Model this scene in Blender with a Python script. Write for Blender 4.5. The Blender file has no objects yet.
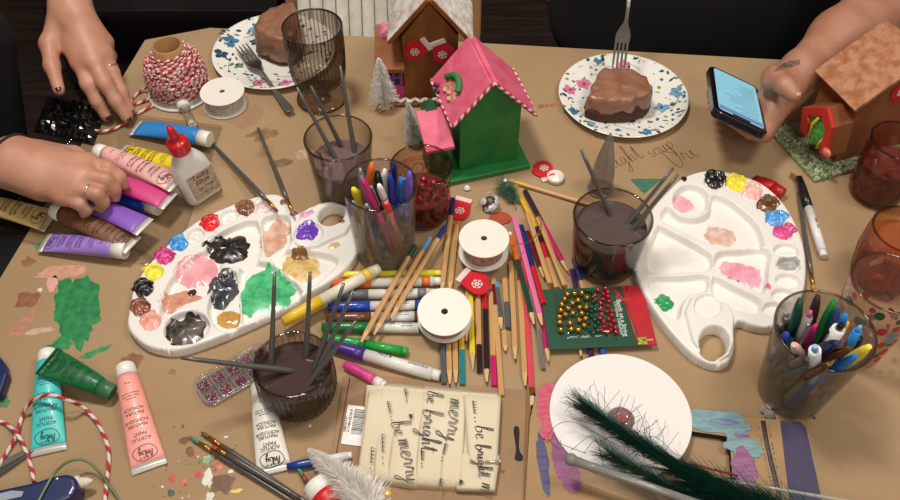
import bpy, math, random
import numpy as np
from mathutils import Vector, Matrix, noise
rnd = random.Random(11)
SC = bpy.context.scene
COL = SC.collection
PI = math.pi
# ------------------------------------------------------------------ camera geometry
F_PX, PITCH, CAM_H = 880.0, math.radians(50), 0.90
_s, _c = math.sin(PITCH), math.cos(PITCH)
def W(px, py, z=0.0):
    """a spot of the photograph -> the point of the place at height z over the table"""
    x = (px - 450) / F_PX; y = (250 - py) / F_PX
    t = (CAM_H - z) / (_s - y * _c)
    return Vector((t * x, t * (_c + y * _s), z))
def on_plane(px, py, P0, n):
    """the point of a plane seen at a spot of the photograph"""
    x = (px - 450) / F_PX; y = (250 - py) / F_PX
    r = Vector((x, _c + y * _s, -_s + y * _c)); O = Vector((0, 0, CAM_H))
    return O + r * ((Vector(P0) - O).dot(n) / r.dot(n))
cam_data = bpy.data.cameras.new('camera'); cam = bpy.data.objects.new('camera', cam_data); COL.objects.link(cam)
cam.location = (0, 0, CAM_H); cam.rotation_euler = (math.radians(40), 0, 0)
cam_data.sensor_width = 36; cam_data.lens = F_PX / 900 * 36; cam_data.clip_start = 0.02
SC.camera = cam
# ------------------------------------------------------------------ materials
def lin(c):
    return tuple(((v / 255) / 12.92 if v / 255 <= 0.04045 else ((v / 255 + 0.055) / 1.055) ** 2.4) for v in c)
_mats = {}
def mat(rgb, rough=0.5, metal=0.0, var=0.10, scale=60.0, bump=0.0, bscale=None, coat=0.0, rgb2=None, stretch=None, emit=None, spec=0.5, trans=0.0):
    key = (rgb, rough, metal, var, scale, bump, bscale, coat, rgb2, stretch, emit, spec, trans)
    if key in _mats: return _mats[key]
    m = bpy.data.materials.new('surface_%03d' % len(_mats)); m.use_nodes = True
    nt = m.node_tree; b = nt.nodes['Principled BSDF']; L = nt.links
    tc = nt.nodes.new('ShaderNodeTexCoord'); src = tc.outputs['Object']
    if stretch:
        mp = nt.nodes.new('ShaderNodeMapping'); mp.inputs['Scale'].default_value = stretch
        L.new(src, mp.inputs['Vector']); src = mp.outputs['Vector']
    n = nt.nodes.new('ShaderNodeTexNoise'); n.inputs['Scale'].default_value = scale; n.inputs['Detail'].default_value = 4
    L.new(src, n.inputs['Vector'])
    r = nt.nodes.new('ShaderNodeValToRGB')
    c = lin(rgb)
    if rgb2: a, d = c, lin(rgb2); r.color_ramp.elements[0].position = 0.38; r.color_ramp.elements[1].position = 0.62
    else: a = tuple(v * (1 - var) for v in c); d = tuple(min(1, v * (1 + var)) for v in c); r.color_ramp.elements[0].position = 0.3; r.color_ramp.elements[1].position = 0.7
    r.color_ramp.elements[0].color = (*a, 1); r.color_ramp.elements[1].color = (*d, 1)
    L.new(n.outputs['Fac'], r.inputs['Fac']); L.new(r.outputs['Color'], b.inputs['Base Color'])
    b.inputs['Roughness'].default_value = rough; b.inputs['Metallic'].default_value = metal
    b.inputs['Coat Weight'].default_value = coat; b.inputs['Specular IOR Level'].default_value = spec
    if trans: b.inputs['Transmission Weight'].default_value = trans
    if bump:
        n2 = nt.nodes.new('ShaderNodeTexNoise'); n2.inputs['Scale'].default_value = bscale or scale * 2; n2.inputs['Detail'].default_value = 5
        L.new(src, n2.inputs['Vector'])
        bp = nt.nodes.new('ShaderNodeBump'); bp.inputs['Strength'].default_value = bump; bp.inputs['Distance'].default_value = 0.002
        L.new(n2.outputs['Fac'], bp.inputs['Height']); L.new(bp.outputs['Normal'], b.inputs['Normal'])
    if emit:
        b.inputs['Emission Color'].default_value = (*lin(emit[0]), 1); b.inputs['Emission Strength'].default_value = emit[1]
    _mats[key] = m
    return m
def glass(tint=(1, 1, 1), edge=(0.5, 0.5, 0.5), rough=0.03, gloss=1.0, milky=0.0, milk=(255, 255, 255), power=2.0):
    key = ('glass', tint, edge, rough, gloss, milky, milk, power)
    if key in _mats: return _mats[key]
    m = bpy.data.materials.new('glass_%03d' % len(_mats)); m.use_nodes = True
    nt = m.node_tree; nt.nodes.clear(); L = nt.links
    out = nt.nodes.new('ShaderNodeOutputMaterial'); lw = nt.nodes.new('ShaderNodeLayerWeight'); lw.inputs['Blend'].default_value = 0.5
    pw = nt.nodes.new('ShaderNodeMath'); pw.operation = 'POWER'; pw.inputs[1].default_value = power; L.new(lw.outputs['Facing'], pw.inputs[0])
    p5 = nt.nodes.new('ShaderNodeMath'); p5.operation = 'POWER'; p5.inputs[1].default_value = 5; L.new(lw.outputs['Facing'], p5.inputs[0])
    fr = nt.nodes.new('ShaderNodeMath'); fr.operation = 'MULTIPLY_ADD'; fr.inputs[1].default_value = 0.6; fr.inputs[2].default_value = 0.035; L.new(p5.outputs[0], fr.inputs[0])
    tc = nt.nodes.new('ShaderNodeTexCoord'); nz = nt.nodes.new('ShaderNodeTexNoise'); nz.inputs['Scale'].default_value = 25
    L.new(tc.outputs['Object'], nz.inputs['Vector'])
    bp = nt.nodes.new('ShaderNodeBump'); bp.inputs['Strength'].default_value = 0.04; bp.inputs['Distance'].default_value = 0.002
    L.new(nz.outputs['Fac'], bp.inputs['Height'])
    mix = nt.nodes.new('ShaderNodeMix'); mix.data_type = 'RGBA'
    mix.inputs[6].default_value = (*tint, 1); mix.inputs[7].default_value = (*edge, 1)
    L.new(pw.outputs[0], mix.inputs[0])
    tr = nt.nodes.new('ShaderNodeBsdfTransparent'); L.new(mix.outputs[2], tr.inputs['Color'])
    body = tr
    if milky:
        df = nt.nodes.new('ShaderNodeBsdfDiffuse'); df.inputs['Color'].default_value = (*lin(milk), 1)
        ms = nt.nodes.new('ShaderNodeMixShader'); ms.inputs[0].default_value = milky
        L.new(tr.outputs[0], ms.inputs[1]); L.new(df.outputs[0], ms.inputs[2]); body = ms
    gl = nt.nodes.new('ShaderNodeBsdfGlossy'); gl.inputs['Roughness'].default_value = rough
    gl.inputs['Color'].default_value = (gloss, gloss, gloss, 1); L.new(bp.outputs['Normal'], gl.inputs['Normal'])
    ms2 = nt.nodes.new('ShaderNodeMixShader'); L.new(fr.outputs[0], ms2.inputs[0]); L.new(body.outputs[0], ms2.inputs[1]); L.new(gl.outputs[0], ms2.inputs[2])
    L.new(ms2.outputs[0], out.inputs['Surface'])
    _mats[key] = m
    return m
# ------------------------------------------------------------------ mesh building
class MB:
    def __init__(s): s.v = []; s.f = []; s.m = []; s.sm = []
    def add(s, vs, fs, mi=0, smooth=True, M=None):
        b = len(s.v)
        s.v += [(M @ Vector(v)) if M is not None else Vector(v) for v in vs]
        for k, f in enumerate(fs):
            s.f.append(tuple(i + b for i in f)); s.m.append(mi[k] if isinstance(mi, list) else mi); s.sm.append(smooth)
        return s
    def box(s, c, d, mi=0, M=None):
        x, y, z = c; a, b, e = d[0] / 2, d[1] / 2, d[2] / 2
        vs = [(x + i * a, y + j * b, z + k * e) for k in (-1, 1) for j in (-1, 1) for i in (-1, 1)]
        return s.add(vs, [(0, 2, 3, 1), (4, 5, 7, 6), (0, 1, 5, 4), (2, 6, 7, 3), (0, 4, 6, 2), (1, 3, 7, 5)], mi, False, M)
    def rings(s, rings, mi=0, smooth=True, cap0=True, cap1=True, M=None, loop=False):
        n = len(rings[0]); vs = [p for r in rings for p in r]; fs = []; ms = []
        K = len(rings)
        for k in range(K if loop else K - 1):
            for i in range(n):
                a, b = k * n + i, k * n + (i + 1) % n; c, d = ((k + 1) % K) * n + i, ((k + 1) % K) * n + (i + 1) % n
                fs.append((a, b, d, c)); ms.append(mi(k, i) if callable(mi) else mi)
        if not loop:
            if cap0: fs.append(tuple(reversed(range(n)))); ms.append(mi(0, 0) if callable(mi) else mi)
            if cap1: fs.append(tuple(range((K - 1) * n, K * n))); ms.append(mi(K - 2, 0) if callable(mi) else mi)
        return s.add(vs, fs, ms, smooth, M)
    def lathe(s, prof, n=40, mi=0, M=None, smooth=True, mod=None):
        """profile of (radius, z) about z; a profile running out and back makes a wall with thickness"""
        rings = []
        for k, (r, z) in enumerate(prof):
            rings.append([((max(r, 1e-5) * (mod(i / n * 2 * PI, z, k) if mod else 1)) * math.cos(i / n * 2 * PI), (max(r, 1e-5) * (mod(i / n * 2 * PI, z, k) if mod else 1)) * math.sin(i / n * 2 * PI), z) for i in range(n)])
        return s.rings(rings, mi, smooth, prof[0][0] > 1e-4 and False, False, M)
    def tube(s, pts, rad, n=8, mi=0, M=None, cap=True, flat=1.0, smooth=True):
        pts = [Vector(p) for p in pts]; K = len(pts); rings = []
        rad = [rad] * K if not hasattr(rad, '__len__') else rad
        t0 = (pts[1] - pts[0]).normalized(); u = t0.orthogonal().normalized()
        if abs(t0.z) < 0.9: u = (Vector((0, 0, 1)) - t0 * t0.z).normalized()
        for k in range(K):
            t = (pts[min(k + 1, K - 1)] - pts[max(k - 1, 0)])
            t = t.normalized() if t.length > 1e-9 else t0
            u = (u - t * u.dot(t)); u = u.normalized() if u.length > 1e-6 else t.orthogonal().normalized()
            w = t.cross(u)
            rings.append([pts[k] + (u * math.cos(i / n * 2 * PI) * flat + w * math.sin(i / n * 2 * PI)) * rad[k] for i in range(n)])
        return s.rings(rings, mi, smooth, cap, cap, M)
    def prism(s, out, z0, z1, mi=0, M=None, mtop=None, smooth=False):
        n = len(out)
        if sum(out[i][0] * out[(i + 1) % n][1] - out[(i + 1) % n][0] * out[i][1] for i in range(n)) < 0: out = out[::-1]
        vs = [(p[0], p[1], z0) for p in out] + [(p[0], p[1], z1) for p in out]
        fs = [tuple(reversed(range(n))), tuple(range(n, 2 * n))] + [(i, (i + 1) % n, n + (i + 1) % n, n + i) for i in range(n)]
        return s.add(vs, fs, [mi, mi if mtop is None else mtop] + [mi] * n, smooth, M)
    def ball(s, c, r, n=12, mi=0, M=None, sc=(1, 1, 1)):
        h = max(4, n // 2 + 1); vs = [(c[0], c[1], c[2] - r * sc[2])]; fs = []
        for j in range(1, h):
            a = -PI / 2 + PI * j / h
            for i in range(n): vs.append((c[0] + r * sc[0] * math.cos(a) * math.cos(i / n * 2 * PI), c[1] + r * sc[1] * math.cos(a) * math.sin(i / n * 2 * PI), c[2] + r * sc[2] * math.sin(a)))
        vs.append((c[0], c[1], c[2] + r * sc[2])); T = len(vs) - 1
        for i in range(n):
            fs.append((0, 1 + (i + 1) % n, 1 + i)); fs.append((T, 1 + (h - 2) * n + i, 1 + (h - 2) * n + (i + 1) % n))
            for j in range(h - 2): a = 1 + j * n + i; b = 1 + j * n + (i + 1) % n; fs.append((a, b, b + n, a + n))
        return s.add(vs, fs, mi, True, M)
    def mesh(s, name, mats):
        me = bpy.data.meshes.new(name); me.from_pydata([tuple(v) for v in s.v], [], s.f)
        for m in (mats if isinstance(mats, (list, tuple)) else [mats]): me.materials.append(m)
        me.polygons.foreach_set('material_index', s.m); me.polygons.foreach_set('use_smooth', s.sm)
        me.update(); return me
def obj(name, mb, mats, parent=None, bevel=0, seg=2, sub=0, label=None, sharp=None):
    me = mb.mesh(name, mats) if isinstance(mb, MB) else mb
    o = bpy.data.objects.new(name, me); COL.objects.link(o)
    if parent: o.parent = parent
    if bevel:
        b = o.modifiers.new('bevel', 'BEVEL'); b.width = bevel; b.segments = seg; b.limit_method = 'ANGLE'; b.angle_limit = 0.6
    if sub:
        b = o.modifiers.new('sub', 'SUBSURF'); b.levels = sub; b.render_levels = sub
    if label: o['label'] = label
    return o
def tag(o, label=None, cat=None, group=None, kind=None):
    if label: o['label'] = label
    if cat: o['category'] = cat
    if group: o['group'] = group
    if kind: o['kind'] = kind
    return o
def thing(name, label, cat, M=None, group=None):
    o = bpy.data.objects.new(name, None); COL.objects.link(o); o.empty_display_size = 0.02
    if isinstance(M, Matrix): o.matrix_world = M
    elif M is not None: o.location = M
    return tag(o, label, cat, group)
def frame(p0, p1, up=(0, 0, 1)):
    """origin p0, x towards p1, z as close to up as it gets"""
    p0, p1 = Vector(p0), Vector(p1); x = (p1 - p0).normalized(); up = Vector(up)
    z = up - x * up.dot(x); z = z.normalized() if z.length > 1e-4 else x.orthogonal().normalized()
    y = z.cross(x); M = Matrix((x, y, z)).transposed().to_4x4(); M.translation = p0
    return M
def poly_px(pts, z, org=None):
    o = org or Vector((0, 0, 0))
    return [((W(x, y, z) - o).x, (W(x, y, z) - o).y) for x, y in pts]
def smooth_closed(pts, k=6):
    n = len(pts); out = []
    for i in range(n):
        p0, p1, p2, p3 = [Vector(pts[(i + j) % n]) for j in (-1, 0, 1, 2)]
        for a in range(k):
            t = a / k; out.append(tuple(0.5 * ((2 * p1) + (p2 - p0) * t + (2 * p0 - 5 * p1 + 4 * p2 - p3) * t * t + (3 * p1 - p0 - 3 * p2 + p3) * t ** 3)))
    return out
def smooth_open(pts, k=8):
    P = [Vector(p) for p in pts]; P = [P[0] * 2 - P[1]] + P + [P[-1] * 2 - P[-2]]; out = []
    for i in range(1, len(P) - 2):
        for a in range(k):
            t = a / k; p0, p1, p2, p3 = P[i - 1:i + 3]
            out.append(0.5 * ((2 * p1) + (p2 - p0) * t + (2 * p0 - 5 * p1 + 4 * p2 - p3) * t * t + (3 * p1 - p0 - 3 * p2 + p3) * t ** 3))
    out.append(P[-2]); return out
# ------------------------------------------------------------------ signed-distance bodies
def surface_nets(Fd, lo, h):
    s = Fd < 0; n = [d - 1 for d in Fd.shape]
    off = [(i, j, k) for i in (0, 1) for j in (0, 1) for k in (0, 1)]
    sl = {o: tuple(slice(o[a], n[a] + o[a]) for a in range(3)) for o in off}
    cnt = sum(s[sl[o]].astype(np.int8) for o in off)
    mask = (cnt > 0) & (cnt < 8)
    idx = -np.ones(mask.shape, int); K = int(mask.sum()); idx[mask] = np.arange(K)
    acc = np.zeros((K, 3)); num = np.zeros(K)
    for a in off:
        for ax in range(3):
            if a[ax]: continue
            b = list(a); b[ax] = 1; b = tuple(b)
            fa, fb = Fd[sl[a]][mask], Fd[sl[b]][mask]; cr = (fa < 0) != (fb < 0)
            t = np.where(cr, fa / np.where(cr, fa - fb, 1), 0)
            p = np.zeros((K, 3)) + np.array(a, float); p[:, ax] += t
            acc[cr] += p[cr]; num[cr] += 1
    base = np.argwhere(mask)
    verts = (base + acc / num[:, None]) * h + np.array(lo)
    faces = []
    for ax in range(3):
        u, v = (ax + 1) % 3, (ax + 2) % 3
        A = [slice(None)] * 3; B = [slice(None)] * 3; A[ax] = slice(0, -1); B[ax] = slice(1, None)
        sa, sb = s[tuple(A)], s[tuple(B)]; e = np.argwhere(sa != sb)
        e = e[(e[:, u] > 0) & (e[:, v] > 0) & (e[:, u] < n[u]) & (e[:, v] < n[v])]
        ins = sa[e[:, 0], e[:, 1], e[:, 2]]
        q = []
        for du, dv in ((1, 1), (0, 1), (0, 0), (1, 0)):
            c = e.copy(); c[:, u] -= du; c[:, v] -= dv; q.append(idx[c[:, 0], c[:, 1], c[:, 2]])
        q = np.stack(q, 1); q[~ins] = q[~ins][:, ::-1]
        faces.append(q)
    return verts, np.concatenate(faces)
def caps_mesh(name, caps, h, m):
    """capsules (a, b, ra, rb, blend) melted together into one continuous skin"""
    A = np.array([list(c[0]) for c in caps] + [list(c[1]) for c in caps]); Rm = max(max(c[2], c[3]) for c in caps)
    lo = A.min(0) - Rm - 3 * h; hi = A.max(0) + Rm + 3 * h; dim = np.ceil((hi - lo) / h).astype(int) + 1
    Fd = np.full(tuple(dim), 1.0, np.float32)
    for c in caps:
        a, b, ra, rb, k = np.array(list(c[0])), np.array(list(c[1])), c[2], c[3], c[4]
        mg = max(ra, rb) + k * 2 + 3 * h
        i0 = np.maximum(0, np.floor((np.minimum(a, b) - mg - lo) / h).astype(int)); i1 = np.minimum(dim, np.ceil((np.maximum(a, b) + mg - lo) / h).astype(int) + 1)
        g = [np.arange(i0[d], i1[d]) * h + lo[d] for d in range(3)]
        X, Y, Z = np.meshgrid(*g, indexing='ij')
        ab = b - a; L2 = max((ab ** 2).sum(), 1e-12)
        t = np.clip(((X - a[0]) * ab[0] + (Y - a[1]) * ab[1] + (Z - a[2]) * ab[2]) / L2, 0, 1)
        d = np.sqrt((X - a[0] - t * ab[0]) ** 2 + (Y - a[1] - t * ab[1]) ** 2 + (Z - a[2] - t * ab[2]) ** 2) - (ra + (rb - ra) * t)
        S = (slice(i0[0], i1[0]), slice(i0[1], i1[1]), slice(i0[2], i1[2])); f = Fd[S]
        if k > 0:
            hh = np.clip(0.5 + 0.5 * (f - d) / k, 0, 1); Fd[S] = f * (1 - hh) + d * hh - k * hh * (1 - hh)
        else: Fd[S] = np.minimum(f, d)
    v, q = surface_nets(Fd, lo, h)
    me = bpy.data.meshes.new(name); me.from_pydata(v.tolist(), [], q.tolist()); me.materials.append(m)
    me.polygons.foreach_set('use_smooth', [True] * len(q)); me.update(); return me
def chain(pts, k=0.006):
    """(point, radius) list -> capsules"""
    return [(pts[i][0], pts[i + 1][0], pts[i][1], pts[i + 1][1], k) for i in range(len(pts) - 1)]
# ------------------------------------------------------------------ lettering
_tc = {}
def glyphs(txt, size):
    if txt not in _tc:
        cu = bpy.data.curves.new('t', 'FONT'); cu.body = txt; cu.size = 1; cu.resolution_u = 2; cu.offset = 0.018; cu.align_x = 'CENTER'
        o = bpy.data.objects.new('t', cu); COL.objects.link(o); dg = bpy.context.evaluated_depsgraph_get(); dg.update()
        me = bpy.data.meshes.new_from_object(o.evaluated_get(dg))
        _tc[txt] = ([tuple(v.co) for v in me.vertices], [tuple(p.vertices) for p in me.polygons])
        bpy.data.objects.remove(o); bpy.data.curves.remove(cu); bpy.data.meshes.remove(me)
    v, f = _tc[txt]
    return [(a * size, b * size) for a, b, _ in v], f
def text_on(mb, txt, size, org, ux, uy, zf, mi=0, condense=1.0):
    """flat letters laid on z = zf(x, y); ux, uy are the reading and up directions"""
    v, f = glyphs(txt, size); vs = []
    for a, b in v:
        x = org[0] + ux[0] * a * condense + uy[0] * b; y = org[1] + ux[1] * a * condense + uy[1] * b; vs.append((x, y, zf(x, y)))
    mb.add(vs, f, mi, False)
# a small joined handwriting: strokes of (x, y) per letter, x-height 1, ends with the advance
HAND = {
 'b': ([[(0, .3), (.25, 1.2), (.4, 2.2), (.22, 2.3), (.12, 1.2), (.12, .1), (.4, 0), (.7, .35), (.62, .85), (.35, .8), (.8, .75)]], .9),
 'e': ([[(0, .3), (.4, .6), (.5, .9), (.25, .95), (.1, .45), (.3, 0), (.7, .25)]], .75),
 'm': ([[(0, .9), (.12, .8), (.12, 0), (.2, .7), (.4, .95), (.46, .6), (.46, 0), (.55, .7), (.75, .95), (.82, .6), (.84, .1), (1.05, .2)]], 1.1),
 'r': ([[(0, .3), (.2, 1.05), (.35, .85), (.5, .85), (.48, .2), (.75, .2)]], .75),
 'y': ([[(0, .9), (.1, .3), (.35, .15), (.55, .9), (.5, 0), (.3, -.9), (.05, -1.0), (.1, -.6), (.8, .2)]], .85),
 'i': ([[(0, .3), (.2, .9), (.2, .1), (.5, .2)], [(.22, 1.35), (.26, 1.4)]], .5),
 'g': ([[(.55, .85), (.2, .9), (.08, .4), (.3, .1), (.55, .8), (.5, -.3), (.3, -1.0), (.05, -.8), (.8, .25)]], .85),
 'h': ([[(0, .3), (.3, 1.6), (.32, 2.2), (.15, 2.0), (.1, 0), (.25, .75), (.5, .85), (.52, .1), (.8, .2)]], .85),
 't': ([[(0, .3), (.25, 1.8), (.2, .2), (.4, 0), (.6, .2)], [(-.1, 1.3), (.6, 1.35)]], .65),
 'n': ([[(0, .9), (.1, 0), (.2, .7), (.42, .92), (.48, .1), (.75, .2)]], .8),
 'o': ([[(.5, .9), (.15, .8), (.1, .2), (.4, .05), (.6, .5), (.45, .9), (.85, .8)]], .85),
 'u': ([[(0, .9), (.08, .15), (.35, .05), (.5, .9), (.5, .1), (.8, .2)]], .85),
 'p': ([[(0, .9), (.1, -.9), (.12, .6), (.4, .95), (.6, .5), (.35, .05), (.15, .2)]], .75),
 's': ([[(.5, .9), (.15, .8), (.2, .55), (.5, .35), (.4, .02), (.05, .1)]], .65),
 'a': ([[(.5, .9), (.15, .8), (.1, .2), (.35, .05), (.55, .85), (.55, .1), (.8, .2)]], .85),
 'l': ([[(0, .3), (.35, 1.8), (.25, 2.1), (.12, 1.2), (.15, .1), (.5, .2)]], .55),
 'D': ([[(.1, 1.9), (.1, 0), (.7, .3), (.8, 1.3), (.1, 1.95)]], 1.0),
 'A': ([[(0, 0), (.45, 1.9), (.8, 0)], [(.15, .7), (.7, .7)]], .9),
 ' ': ([], .6)}
def write_hand(mb, txt, size, org, ux, uy, zf, w, mi=0, tall=1.0, slant=0.0):
    x0 = 0.0
    for ch in txt:
        strokes, adv = HAND[ch]
        for st in strokes:
            P = smooth_open([(x0 + a + slant * b * tall, b * tall, 0) for a, b in st], 5); vs = []; fs = []
            for k, p in enumerate(P):
                t = (P[min(k + 1, len(P) - 1)] - P[max(k - 1, 0)]); t = t.normalized() if t.length > 1e-9 else Vector((1, 0, 0))
                ww = w * (0.45 + 0.75 * abs(t.y)) / size; nrm = Vector((-t.y, t.x, 0)) * ww / 2
                for q in (p + nrm, p - nrm):
                    X = org[0] + (ux[0] * q.x + uy[0] * q.y) * size; Y = org[1] + (ux[1] * q.x + uy[1] * q.y) * size
                    vs.append((X, Y, zf(X, Y)))
                if k: fs.append((2 * k - 2, 2 * k - 1, 2 * k + 1, 2 * k))
            mb.add(vs, fs, mi, False)
        x0 += adv
    return x0
INK = mat((38, 34, 40), 0.7)
WHITE = mat((236, 232, 224), 0.35, var=0.02)
def blob_mesh(c, rx, ry, rot, h, zf, seed, n=36, rough=0.28, mi=0, lump=0.35):
    """an irregular low mound lying on z = zf(x, y)"""
    mb = MB(); vs = [(c[0], c[1], zf(c[0], c[1]) + h)]; fs = []; K = 6
    for k in range(1, K + 1):
        q = k / K
        for i in range(n):
            a = i / n * 2 * PI
            rr = 1 + rough * (noise.noise((math.cos(a) * 1.3 + seed * 3.1, math.sin(a) * 1.3, seed)) + 0.6 * noise.noise((math.cos(a) * 4 + seed, math.sin(a) * 4, seed * 2.0)) + 0.3 * noise.noise((math.cos(a) * 9 + seed, math.sin(a) * 9, seed * 3.0)))
            lx, ly = q * rr * rx * math.cos(a), q * rr * ry * math.sin(a)
            x = c[0] + lx * math.cos(rot) - ly * math.sin(rot); y = c[1] + lx * math.sin(rot) + ly * math.cos(rot)
            z = zf(x, y) + max(0.00025, h * (1 - q ** 3) * (1 + lump * noise.noise((x * 220, y * 220, seed))))
            if k == K: z = zf(x, y) + 0.0001
            vs.append((x, y, z))
    for i in range(n):
        fs.append((0, 1 + i, 1 + (i + 1) % n))
        for k in range(K - 1): a = 1 + k * n + i; b = 1 + k * n + (i + 1) % n; fs.append((a, a + n, b + n, b))
    return mb.add(vs, fs, mi)
def stick(name, label, cat, p0, p1, segs, group=None, n=12, M=None):
    """a straight thing of turned parts; segs = (part, from, to, r_from, r_to, material[, label]) in fractions of its length"""
    p0, p1 = Vector(p0), Vector(p1); L = (p1 - p0).length
    t = thing(name, label, cat, M or frame(p0, p1), group)
    for sg in segs:
        part, a, b, ra, rb, m = sg[:6]
        mb = MB(); pts = [(a * L, 0, 0), (b * L, 0, 0)]
        if isinstance(ra, (list, tuple)):
            K = len(ra); mb.tube([((a + (b - a) * k / (K - 1)) * L, 0, 0) for k in range(K)], list(ra), n)
        else: mb.tube(pts, [ra, rb], n, smooth=n > 6)
        o = obj(part, mb, m, t)
        for p in o.data.polygons:
            if len(p.vertices) > 4: p.use_smooth = False
        if len(sg) > 6: o['label'] = sg[6]
    return t
# ------------------------------------------------------------------ the room and the table
def struct(name, mb, m): o = obj(name, mb, m); o['kind'] = 'structure'; return o
FLOOR_Z = -0.75
mb = MB(); mb.box((0.1, 1.2, FLOOR_Z - 0.02), (5.4, 4.8, 0.04)); struct('floor', mb, mat((64, 48, 40), 0.45, rgb2=(44, 33, 28), scale=6, stretch=(1, 14, 1)))
mb = MB(); mb.box((0.1, 3.62, 0.45), (5.4, 0.04, 2.4)); struct('wall_back', mb, mat((52, 44, 38), 0.8))
mb = MB(); mb.box((-2.62, 1.2, 0.45), (0.04, 4.8, 2.4)); struct('wall_left', mb, mat((58, 48, 40), 0.8))
TABLE = [(-0.655, 0.24), (1.02, 0.10), (1.11, 1.108), (-0.4065, 1.2466), (-0.509, 1.213)]
def inset(pl, d):
    cx = sum(p[0] for p in pl) / len(pl); cy = sum(p[1] for p in pl) / len(pl)
    return [(cx + (x - cx) * (1 - d / math.hypot(x - cx, y - cy)), cy + (y - cy) * (1 - d / math.hypot(x - cx, y - cy))) for x, y in pl]
t = thing('table', 'long dark table under the brown craft paper', 'table', (0.2, 0.68, FLOOR_Z))
dk = mat((46, 32, 24), 0.5, stretch=(1, 12, 1), scale=8)
mb = MB(); mb.prism([(x - .2, y - .68) for x, y in inset(TABLE, .012)], .715, .7492); obj('tabletop', mb, dk, t, bevel=.003)
for x, y in inset(TABLE[:3] + [TABLE[4]], .30):
    mb = MB(); mb.box((x - .2, y - .68, .3575), (.06, .06, .715)); obj('leg', mb, dk, t, bevel=.004)
KRAFT = mat((161, 131, 95), 0.72, rgb2=(171, 142, 106), scale=3.2, bump=0.25, bscale=26)
paper = thing('craft_paper', 'brown craft paper sheet covering the whole table, stained with paint', 'paper', (0, 0, 0))
mb = MB(); pv = TABLE; mb.prism(pv, -0.0007, 0.0)
for i in (2, 3, 4):                                                   # the sheet folds down over the far and left edges
    a, b = pv[i], pv[(i + 1) % 5]
    nx, ny = (b[1] - a[1]), -(b[0] - a[0]); l = math.hypot(nx, ny); nx, ny = nx / l * .004, ny / l * .004
    mb.add([(a[0], a[1], -.0003), (b[0], b[1], -.0003), (b[0] + nx, b[1] + ny, -.03), (a[0] + nx, a[1] + ny, -.03)], [(0, 1, 2, 3)])
obj('sheet', mb, KRAFT, paper)
flat0 = lambda x, y: 0.0001
STAINS = [  # px, py, rx, ry, turn, colour, second colour, name of the colour
 (76, 312, 22, 36, .35, (22, 112, 62), (38, 140, 78)), (60, 345, 12, 7, .5, (28, 120, 66), (50, 150, 90)), (96, 352, 15, 3, .5, (40, 128, 76), (70, 150, 96)),
 (52, 372, 4, 5, .2, (130, 200, 180), (180, 220, 210)), (28, 300, 11, 7, .4, (132, 84, 56), (150, 100, 70)), (62, 272, 22, 7, .15, (214, 160, 140), (190, 140, 110)), (52, 283, 5, 9, .2, (226, 160, 156), (226, 170, 160)),
 (22, 327, 16, 6, 1.1, (176, 120, 96), (188, 142, 110)), (40, 331, 14, 3, .2, (202, 176, 156), (196, 160, 130)), (130, 362, 10, 8, .6, (128, 84, 44), (140, 98, 56)), (42, 246, 10, 3, -.3, (70, 128, 88), (100, 150, 104)),
 (222, 484, 12, 9, .3, (104, 66, 40), (116, 78, 50)), (208, 478, 5, 8, .2, (232, 226, 214), (214, 206, 190)), (186, 440, 7, 3, .5, (112, 68, 36), (126, 80, 44)), (190, 452, 4, 5, .2, (112, 66, 36), (126, 80, 44)),
 (198, 474, 3, 4, .9, (190, 40, 44), (204, 90, 80)), (215, 448, 4, 4, .6, (216, 50, 50), (230, 120, 104)), (207, 459, 4, 4, .1, (220, 226, 210), (120, 170, 130)), (184, 481, 4, 3, .5, (208, 100, 84), (196, 120, 96)), (172, 478, 3, 5, .3, (198, 60, 56), (210, 110, 96)),
 (220, 466, 5, 3, .8, (206, 66, 56), (220, 130, 100)), (236, 491, 6, 2, .1, (226, 200, 80), (230, 210, 110)), (231, 471, 3, 2, .4, (236, 232, 224), (226, 214, 200)), (171, 493, 3, 4, .4, (50, 92, 62), (60, 70, 60)), (210, 497, 4, 5, .3, (230, 224, 214), (210, 200, 190)),
 (200, 462, 2, 2, .2, (60, 130, 84), (90, 160, 110)), (226, 437, 2, 1, .2, (236, 232, 224), (226, 214, 200)), (265, 134, 14, 6, .3, (128, 96, 66), (150, 116, 80)), (282, 163, 12, 4, .2, (112, 88, 66), (140, 110, 80)), (247, 116, 16, 8, .4, (166, 128, 100), (160, 126, 92)),
 (264, 152, 10, 5, .7, (150, 116, 88), (166, 130, 96)), (305, 154, 9, 5, .2, (196, 178, 156), (176, 144, 108)), (210, 158, 18, 5, -.7, (146, 122, 96), (164, 132, 98)),
 (795, 178, 5, 5, .2, (112, 82, 54), (128, 92, 60)), (814, 418, 1.5, 1.5, 0, (60, 40, 30), (60, 40, 30)), (28, 262, 6, 5, .4, (140, 96, 66), (156, 112, 80)), (4, 402, 5, 5, .3, (56, 110, 70), (80, 130, 90)), (153, 262, 24, 3, -.7, (150, 128, 100), (158, 126, 90)), (40, 290, 2.5, 2, .1, (225, 210, 190), (225, 210, 190)),
 (172, 372, 3, 3, .2, (140, 104, 72), (140, 104, 72)), (174, 427, 2, 1.5, 0, (150, 100, 70), (150, 100, 70)), (310, 426, 1.5, 1.5, 0, (226, 214, 200), (226, 214, 200)), (148, 432, 2, 2, 0, (190, 80, 60), (200, 110, 90))]
for k, (px, py, rx, ry, rot, c1, c2) in enumerate(STAINS):
    p = W(px, py); sx = (W(px + rx, py) - p).length; sy = (W(px, py + ry) - p).length
    obj('paint_stain', blob_mesh(p, sx, sy, rot, .0003, flat0, k * 1.7 + .3, n=72, rough=.36 if rx > 18 else .5, lump=.6), mat(c1, .5, rgb2=c2, scale=90), paper)
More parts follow.
